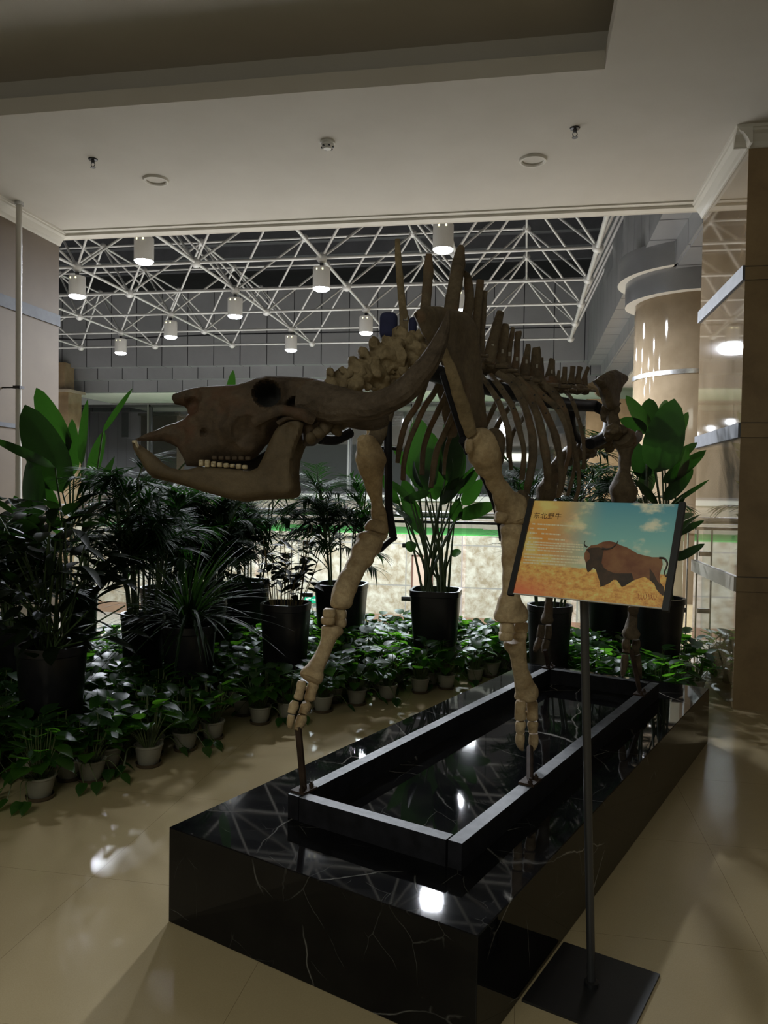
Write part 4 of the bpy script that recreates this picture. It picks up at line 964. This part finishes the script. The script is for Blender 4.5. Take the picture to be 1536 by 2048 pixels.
lm.build('text_lines', cream, pic, False)
for k in range(7): stroke([(1060+k*20, 800+rnd.uniform(-8,8)), (1070+k*20, 840), (1085+k*20, 810+rnd.uniform(-20,20)), (1075+k*20, 780)], .0005, .0005, mat('red seal ink', (.45,.10,.06), .5) if k == 0 else bpy.data.materials['red seal ink'], 'seal_mark')
# pole and foot plate
ptop = SP_(-.04, -.9, -.03); b = MB(); b.tube([(.228,2.414,.006), (ptop[0]+.0, ptop[1]+.055, ptop[2]+.03)], .0125, 14); b.build('pole', M['poleM'], st)
b = MB(); b.obox((ptop[0], ptop[1]+.03, ptop[2]+.05), ea*.03, eb*.04, en*.012); b.build('tilt_bracket', M['blackmat'], st, False)
b = MB(); b.obox(PL(.465, 1.335, .004), np.array([*U2,0])*.178, np.array([*V2,0])*.155, (0,0,.004)); b.build('foot_plate', M['blackmat'], st, False)
b = MB(); b.lathe([(.022,.008),(.022,.02),(.014,.024)], 16, (.228,2.414,0)); b.build('pole_collar', M['blackmat'], st)

# ---------------------------------------------------------------- plants
def leafblade(mb, base, d, up, length, width, prof='heart', bend=.3, fold=.25, nl=7, mi=0, twist=0):
    base = np.array(base, float); d = np.array(d, float); d /= np.linalg.norm(d); up = np.array(up, float); up = up - d*(up@d); up /= max(np.linalg.norm(up), 1e-6); sd = np.cross(d, up)
    if twist: sd, up = sd*math.cos(twist)+up*math.sin(twist), up*math.cos(twist)-sd*math.sin(twist)
    V = []
    for i in range(nl+1):
        t = i/nl
        if prof == 'heart': wv = (math.sin(math.pi*min(t*1.0+.18, 1))**.8)*(1-t*.15) if t < .99 else 0.02
        elif prof == 'paddle': wv = math.sin(math.pi*(t**.75))**.55 if 0 < t < 1 else .03
        elif prof == 'lance': wv = math.sin(math.pi*(t**.8)*.98+.03)**.8 if t < 1 else .02
        else: wv = (1-t)**.45*min(1, .5+t*3)
        wv = max(wv, .02)*width/2
        dn = bend*t*t*length; c_ = base + d*length*t*(1-.12*abs(bend)*t) - up*dn
        cup = fold*wv
        V += [c_ - sd*wv + up*cup, c_, c_ + sd*wv + up*cup]
    mb.add(V, [(i*3+j, i*3+j+1, (i+1)*3+j+1, (i+1)*3+j) for i in range(nl) for j in (0, 1)], mi)
def rdir(r, az0=0, az1=2*math.pi, el0=.2, el1=1.2):
    a = r.uniform(az0, az1); e = r.uniform(el0, el1); return np.array([math.cos(a)*math.cos(e), math.sin(a)*math.cos(e), math.sin(e)])
Z = np.array([0,0,1.])
def pot_mesh(name, rt, rb_, h, m, parent, sq=0, seg=32, rim=.012):
    b = MB(); b.lathe([(rb_*.94,0),(rb_,.01),(rt*.985,h-.03),(rt,h-.028),(rt,h),(rt-rim,h),(rt-rim*1.2,h-.05),(.0001,h-.05)], seg, (0,0,0), 0, sq); return b.build(name, m, parent)
# pothos prototypes
def make_pothos(seed):
    r = random.Random(seed); t = thing('pothos_plant', 'x', 'potted plant', (0,0,0))
    b = MB(); b.lathe([(.048,.012),(.052,.016),(.069,.10),(.074,.103),(.074,.112),(.066,.112),(.064,.09),(.0001,.09)], 28); b.build('pot', M['whitepot'], t)
    b = MB(); b.lathe([(.055,0),(.062,.004),(.066,.02),(.062,.02),(.056,.006),(.0001,.006)], 24); b.build('saucer', M['saucer'], t)
    b = MB()
    nleaf = 40
    for k in range(nleaf):
        az = k*2.4+r.uniform(-.4,.4); hgt = r.uniform(.10, .30); rad = r.uniform(.03, .13)
        tip = np.array([math.cos(az)*rad, math.sin(az)*rad, .09+hgt*(1-.25*rad/.13)]); base = np.array([math.cos(az)*.02, math.sin(az)*.02, .09])
        mid = (base+tip)/2 + np.array([math.cos(az)*.01, math.sin(az)*.01, .03]); b.tube(catmull([base, mid, tip], 4), .0022, 5, mi=1, caps=False)
        d = np.array([math.cos(az), math.sin(az), r.uniform(-.5,.7)]); leafblade(b, tip, d, Z+.3*rdir(r), r.uniform(.085,.135), r.uniform(.065,.1), 'heart', r.uniform(.05,.35), r.uniform(.05,.35), 7, 0)
    for k in range(5):
        az = r.uniform(0, 6.28); base = np.array([math.cos(az)*.05, math.sin(az)*.05, .10]); out = np.array([math.cos(az)*.12, math.sin(az)*.12, .12]); end = np.array([math.cos(az+.2)*.17, math.sin(az+.2)*.17, .05])
        b.tube(catmull([base, out, end], 4), .002, 5, mi=1, caps=False); leafblade(b, end, (math.cos(az), math.sin(az), -.6), Z, .08, .06, 'heart', .2, .2)
    b.build('foliage', [M['pothos'], M['pothosstem']], t); return t
protos = [make_pothos(s) for s in (11, 22, 33, 44)]; used = [False]*4
R0 = random.Random(7)
def put_pothos(x, y, label, group, sc=1.0):
    k = R0.randrange(4)
    if not used[k]: o = protos[k]; used[k] = True; o.location = (x, y, 0); o.rotation_euler = (0,0,R0.uniform(0,6.28)); o.scale = (sc,)*3; o['label'] = label; o['group'] = group
    else: o = dup(protos[k], (x, y, 0), R0.uniform(0, 6.28), label, group, sc)
front = [(80,1592,'nearest the left edge of the picture'),(183,1557,'second in the front row from the left'),(297,1527,'third in the front row, with an upright tuft of stems'),(370,1496,'fourth in the front row from the left'),(425,1474,'fifth in the front row, mostly hidden by its leaves'),
         (520,1443,'left of the left foreleg, shaded'),(575,1433,'directly behind the toe bones of the left foreleg'),(645,1420,'just right of the left foreleg toes'),(713,1406,'second right of the left foreleg'),(775,1396,'in the middle of the row, with the slimmest pot'),(840,1382,'next to last before the plinth edge'),(892,1374,'last visible pot before the plinth hides the row')]
fp = []
for (x, y, txt) in front:
    p = onz(x, y, .01); fp.append((p[0], p[1])); put_pothos(p[0], p[1], 'small cream pot pothos %s' % txt, 'small potted pothos along the front of the plant bed', 1.0 if x != 297 else 1.05)
# big planters
def at(px, py, z): return onz(px, py, z)
def planter(name, label, x, y, rt, h, sq=0, m=None, group='black planters along the balustrade'):
    t = thing(name, label, 'potted plant', (x, y, 0), group); b = MB()
    rb_ = rt*.76
    prof = [(rb_*.92,0),(rb_,.012),(rt*.97,h-.05),(rt,h-.045),(rt,h),(rt-.02,h),(rt-.025,h-.06),(.0001,h-.06)]
    b.lathe(prof, 40, (x, y, 0), 0, sq); b.build('planter', m or M['blackpot'], t)
    b = MB(); b.lathe([(rt-.03,h-.055),(.0001,h-.045)], 24, (x, y, 0)); b.build('soil', M['soil'], t); return t
bigs = []
def bigpot(px0, px1, py, h=.7, **k):
    p = onz((px0+px1)/2, py+8, h); rt = (px1-px0)/2*depth_of(p)/F; bigs.append((p[0], p[1], rt)); return p[0], p[1], rt
def petiole(b, p0, p1, r0=.009, r1=.005, sag=.0, mi=1):
    p0, p1 = np.array(p0), np.array(p1); mid = (p0+p1)/2 + np.array([0,0,-sag]) + (p0-p1)*np.array([1,1,0])*.08; Q = catmull([p0, mid, p1], 5); b.tube(Q, list(np.linspace(r0, r1, len(Q))), 7, mi=mi, caps=False)
def paddle_px(b, x0, y0, x1, y1, wpx, d0, d1, bend=.1, face=None, fold=.12, prof='paddle'):
    p0 = ond(x0, y0, d0); p1 = ond(x1, y1, d1); Lg = np.linalg.norm(p1-p0); up = face if face is not None else -FWH+.25*Z
    leafblade(b, p0, p1-p0, up, Lg*1.02, wpx*(d0+d1)/2/F, prof, bend, fold, 10); return p0
def paddle_plant(t, x, y, rt, h, leaves, extra, seed):
    r = random.Random(seed); b = MB(); sb_ = MB(); base_d = depth_of((x, y, h))
    for (x0,y0,x1,y1,wp,dd,bd) in leaves:
        p0 = paddle_px(b, x0,y0,x1,y1,wp, base_d+dd, base_d+dd+r.uniform(-.1,.15), bd, fold=r.uniform(.05,.25), face=-FWH+.3*Z+RIH*r.uniform(-.6,.6))
        a = r.uniform(0,6.28); petiole(sb_, (x+math.cos(a)*rt*.5, y+math.sin(a)*rt*.5, h-.05), p0, .011, .006)
    for k in range(extra):
        a = r.uniform(0,6.28); q0 = np.array([x+math.cos(a)*rt*.55, y+math.sin(a)*rt*.5, h-.05]); a2 = r.uniform(0, 6.28); q1 = q0+np.array([math.cos(a2)*r.uniform(.02,.3), math.sin(a2)*r.uniform(.02,.2), r.uniform(.45,.95)])
        petiole(sb_, q0, q1, .011, .006)
        dr = (q1-q0)/np.linalg.norm(q1-q0)+np.array([math.cos(a2),math.sin(a2),0])*.5; leafblade(b, q1, dr, rdir(r,0,6.28,-.2,.5), r.uniform(.22,.38), r.uniform(.07,.13), 'lance', r.uniform(0,.3), .2, 9)
    b.build('foliage', M['bop'], t); sb_.build('stems', M['stem'], t)
# centre paddle-leaf plant
x, y, rt = bigpot(822, 922, 1170); t = planter('paddle_leaf_plant', 'tall paddle leaf plant in black planter, at the centre between the front legs', x, y, rt, .7, sq=5)
paddle_plant(t, x, y, rt, .7, [(852,985,835,835,62,.0,.02),(872,1000,850,860,75,.1,.05),(890,960,918,800,60,.05,.02),(905,970,905,850,55,-.1,.05),(820,1000,775,955,16,-.1,.2),(915,1035,1000,1003,30,-.1,.25),(925,1010,965,960,30,.1,.1),(860,985,805,1000,18,-.2,.0),(830,1100,812,1085,22,0,.1),(905,1100,925,1118,20,-.1,.3),(808,1030,790,1018,14,.1,.2),(880,1010,930,955,22,-.2,.1)], 16, 3)
# right paddle-leaf plant
x, y, rt = bigpot(1262, 1368, 1186); t = planter('paddle_leaf_plant', 'broad paddle leaf plant in black planter behind the sign on the right', x, y, rt, .7, sq=0)
paddle_plant(t, x, y, rt, .7, [(1298,870,1255,790,40,.15,.05),(1300,850,1298,798,38,.2,.0),(1320,850,1337,800,34,.2,.05),(1293,865,1243,835,34,.1,.15),(1312,945,1348,800,78,-.05,.02),(1342,890,1382,822,24,.1,.1),(1330,935,1395,880,24,.05,.1),(1325,965,1413,902,30,-.05,.05),(1328,1000,1388,938,28,-.05,.1),(1340,1010,1418,960,10,-.1,.05),(1335,1045,1398,1020,16,-.1,.2),(1338,1075,1408,1040,16,-.1,.1),(1350,1120,1408,1088,18,-.1,.05),(1290,960,1270,880,40,.1,.1),(1285,990,1310,900,46,.15,.1)], 8, 5)
# left paddle-leaf plant
x, y, rt = bigpot(120, 196, 1168); t = planter('paddle_leaf_plant', 'paddle leaf plant with large upright leaves beside the left wall', x, y, rt, .7)
paddle_plant(t, x, y, rt, .7, [(138,905,72,778,58,.15,.02),(125,985,52,812,82,-.15,.02),(148,950,142,838,30,.1,.05),(163,930,172,800,26,0,.03),(205,865,262,778,14,0,.03),(180,960,205,862,34,.1,.05),(110,935,-30,868,20,-.5,.25),(75,1045,60,905,46,-.5,.1),(60,1080,20,990,40,-.4,.1),(455,840,466,742,26,.9,.0)], 4, 8)
# cane palms
def frond(b, sb_, p0, d, length, nl, lw, droop, r, ll=.22):
    d = np.array(d)/np.linalg.norm(d); pts = [np.array(p0) + d*length*t_ - Z*droop*length*t_*t_ for t_ in np.linspace(0, 1, 9)]; sb_.tube(pts, list(np.linspace(.005,.002,9)), 5, caps=False)
    for k in range(nl):
        t_ = .18+.8*k/nl; i = min(int(t_*8), 7); f = t_*8-i; p = pts[i]*(1-f)+pts[i+1]*f; tg = pts[i+1]-pts[i]; tg /= np.linalg.norm(tg); sd = np.cross(tg, Z); sd /= max(np.linalg.norm(sd), 1e-6)
        for s_ in (-1, 1):
            dd = tg*.75+sd*s_*.75+Z*r.uniform(-.15,.2); leafblade(b, p, dd, Z+sd*.2*s_, ll*(1-.5*abs(t_-.5))*r.uniform(.85,1.1), lw, 'strap', r.uniform(.1,.45), .15, 4)
def palm(t, x, y, h, ncane, top, spread, seed, lw=.018, nl=11, per=4):
    nl, per, lw = 15, 6, lw*.8
    r = random.Random(seed); b = MB(); sb_ = MB()
    for k in range(ncane):
        a = r.uniform(0, 6.28); q = np.array([x+math.cos(a)*.1, y+math.sin(a)*.1, h-.05]); a2 = a+r.uniform(-.5,.5); hh = r.uniform(.55, 1)*top; q1 = q+np.array([math.cos(a2)*.13*hh, math.sin(a2)*.13*hh, hh]); sb_.tube(catmull([q, (q+q1)/2+np.array([.01,0,0]), q1], 3), list(np.linspace(.008,.006,7)), 6, caps=False)
        for f_ in range(per):
            a3 = r.uniform(0, 6.28); st_ = q + (q1-q)*r.uniform(.25 if f_ % 2 else .6,1); frond(b, sb_, st_, (math.cos(a3)*r.uniform(.4,1), math.sin(a3)*r.uniform(.4,1), r.uniform(.5,1.3)), spread*r.uniform(.7,1.1), nl, lw, r.uniform(.3,.7), r)
    b.build('fronds', M['palm'], t); sb_.build('canes', M['stem'], t)
x, y, rt = bigpot(633, 734, 1158); t = planter('cane_palm', 'slender cane palm in black planter just behind the left foreleg', x, y, rt, .7, sq=4); palm(t, x, y, .7, 15, .95, .42, 21)
x, y, rt = bigpot(1055, 1145, 1190); t = planter('cane_palm', 'cane palm in a dark ribbed planter behind the left edge of the sign', x, y, rt, .66, m=noisy('black ribbed planter', (.008,.008,.01), (.015,.014,.016), 40, .35, .5)); palm(t, x, y, .66, 12, 1.05, .5, 22, .02)
x, y, rt = bigpot(460, 541, 1152); t = planter('cane_palm', 'cane palm in black planter below the jaw, behind the small leaved plant', x, y, rt, .7); palm(t, x, y, .7, 11, .75, .42, 23, .022)
x, y, rt = bigpot(243, 330, 1205); t = planter('cane_palm', 'dark cane palm below the snout at left, with wispy tips against the window', x, y, rt, .66); palm(t, x, y, .66, 15, .95, .5, 24, .024)
x, y, rt = bigpot(350, 440, 1195); y += 1.2; x -= .35; bigs[-1] = (x, y, rt); t = planter('cane_palm', 'cane palm farther back between the snout and the balustrade', x, y, rt, .68); palm(t, x, y, .68, 12, .95, .5, 25, .022)
# palm right of rib cage
x, y = .72, 6.85; bigs.append((x, y, .2)); t = planter('cane_palm', 'feathery cane palm behind the hip bones', x, y, .2, .66); palm(t, x, y, .66, 10, 1.25, .5, 27, .022)
# small leaved plant (dark, thin stems)
x, y, rt = bigpot(524, 620, 1197, .7)
t = planter('small_leaved_plant', 'thin stemmed dark small leaved plant in black planter left of the foreleg', x, y, rt, .7, sq=3)
b = MB(); sb_ = MB(); r = random.Random(31)
for k in range(26):
    a = r.uniform(0,6.28); q = np.array([x+math.cos(a)*rt*.6, y+math.sin(a)*rt*.6, .65]); q1 = q+np.array([math.cos(a)*r.uniform(0,.14), math.sin(a)*r.uniform(0,.1), r.uniform(.18,.62)]); Q = catmull([q, (q+q1)/2+rdir(r)*.015, q1], 4); sb_.tube(Q, .003, 5, caps=False)
    for j in range(6):
        p = Q[int(len(Q)*(.45+.5*j/6))]; leafblade(b, p, rdir(r,0,6.28,-.3,.9), Z+rdir(r)*.5, r.uniform(.07,.12), r.uniform(.035,.055), 'lance', .2, .2, 6)
b.build('foliage', M['zz'], t); sb_.build('stems', mat('yellow brown stem', (.12,.09,.03), .6), t)
# strap leaved plant
x, y, rt = bigpot(325, 432, 1240, .62); t = planter('strap_leaf_plant', 'arching strap leaved plant in black planter in front of the palms', x, y, rt, .62)
b = MB(); r = random.Random(41)
for k in range(170):
    a = r.uniform(0,6.28); e = r.uniform(.35,1.45); Lg = r.uniform(.35,.66); d0 = np.array([math.cos(a)*math.cos(e), math.sin(a)*math.cos(e), math.sin(e)]); q = np.array([x+math.cos(a)*.03, y+math.sin(a)*.03, .57+r.uniform(0,.12)])
    leafblade(b, q, d0, Z, Lg, r.uniform(.014,.024), 'strap', r.uniform(.35,1.1)*(1.3-e*.5), .2, 10)
b.build('foliage', M['strap'], t)
# broad leaved plant front left
x, y, rt = bigpot(36, 172, 1280, .62); t = planter('broad_leaf_plant', 'bushy broad leaved plant in a dark planter at the left edge', x, y, rt, .62)
b = MB(); sb_ = MB(); r = random.Random(51)
for k in range(210):
    a = r.uniform(0,6.28); hh = r.uniform(.02,.78); rad = r.uniform(.03,.42)*(1-.25*hh); p = np.array([x+math.cos(a)*rad, y+math.sin(a)*rad, .6+hh]); d0 = np.array([math.cos(a), math.sin(a), r.uniform(-.4,.9)])
    leafblade(b, p, d0, Z+rdir(r)*.4, r.uniform(.13,.22), r.uniform(.05,.085), 'lance', r.uniform(.0,.4), .2, 7)
    if k % 5 == 0: petiole(sb_, (x+r.uniform(-.05,.05), y+r.uniform(-.05,.05), .57), p, .006, .004)
b.build('foliage', M['broad'], t); sb_.build('stems', M['stem'], t)
# extra planters further left / between
x, y = -3.55, 4.75; bigs.append((x, y, .2)); t = planter('broad_leaf_plant', 'dark broad leaved plant half hidden beside the left wall', x, y, .2, .6)
b = MB(); r = random.Random(52)
for k in range(170):
    a = r.uniform(0,6.28); hh = r.uniform(.02,.8); rad = r.uniform(.03,.36); p = np.array([x+math.cos(a)*rad, y+math.sin(a)*rad, .6+hh]); leafblade(b, p, np.array([math.cos(a), math.sin(a), r.uniform(-.4,.9)]), Z+rdir(r)*.4, r.uniform(.15,.26), r.uniform(.05,.09), 'lance', r.uniform(.0,.4), .2, 7)
b.build('foliage', M['broad'], t)
x, y = -2.95, 6.1; bigs.append((x, y, .2)); t = planter('cane_palm', 'cane palm between the paddle leaf plant and the snout', x, y, .2, .66); palm(t, x, y, .66, 13, .8, .48, 28, .024)

for (x, y, lab, sd_) in ((-3.15, 4.5, 'dark cane palm in the shade between the broad leaved plant and the strap leaved plant', 61), (-2.45, 5.75, 'cane palm under the middle of the jaw', 62)):
    bigs.append((x, y, .18)); t = planter('cane_palm', lab, x, y, .18, .62); palm(t, x, y, .62, 13, .6, .45, sd_, .026)
# bed of pothos behind the front row
fpx = sorted(fp + [(-2.75, 2.9), (.25, 6.2), (.6, 5.35), (1.5, 5.35)], key=lambda p: p[0]); 
def frontline(x):
    xs_ = [p[0] for p in fpx]; ys_ = [p[1] for p in fpx]; return float(np.interp(x, xs_, ys_))
R1 = random.Random(99); pts = []; gx = -4.4
def in_plinth(x, y):
    qv = np.array([x, y])-PA; u, v = qv@U2, qv@V2; return -.1 < u < PLn+.1 and -.1 < v < PWd+.1
row = 0; yy = 2.95
while yy < 7.08:
    xx = -4.24 + (row % 2)*.12
    while xx < 1.31:
        x_ = xx+R1.uniform(-.03,.03); y_ = yy+R1.uniform(-.03,.03)
        ok = y_ > frontline(x_)+.17 and not (x_ < -3.3 and y_ > 5.6) and not in_plinth(x_, y_) and y_ < 7.1
        if x_ > .25 and y_ < 5.5 or (x_ > 1.15 and y_ < 5.95): ok = False
        if ok:
            for (bx, by, br) in bigs:
                if math.hypot(x_-bx, y_-by) < br*.8+.085: ok = False; break
        if ok: pts.append((x_, y_))
        xx += .235
    yy += .215; row += 1
for (x_, y_) in pts:
    if x_ > 0: put_pothos(x_, y_, 'leafy pothos in the bed between the plinth end and the right pillar', 'pothos bed beyond the plinth', R1.uniform(.9,1.15))
    elif x_ > -2.2: put_pothos(x_, y_, 'leafy pothos packed in the bed behind the front row, around the central planters', 'pothos bed around the central planters', R1.uniform(.9,1.15))
    else: put_pothos(x_, y_, 'dark leafy pothos packed in the shaded left part of the bed', 'pothos bed at the left', R1.uniform(.9,1.15))
print('pothos', len(pts), 'objects', len(bpy.data.objects))
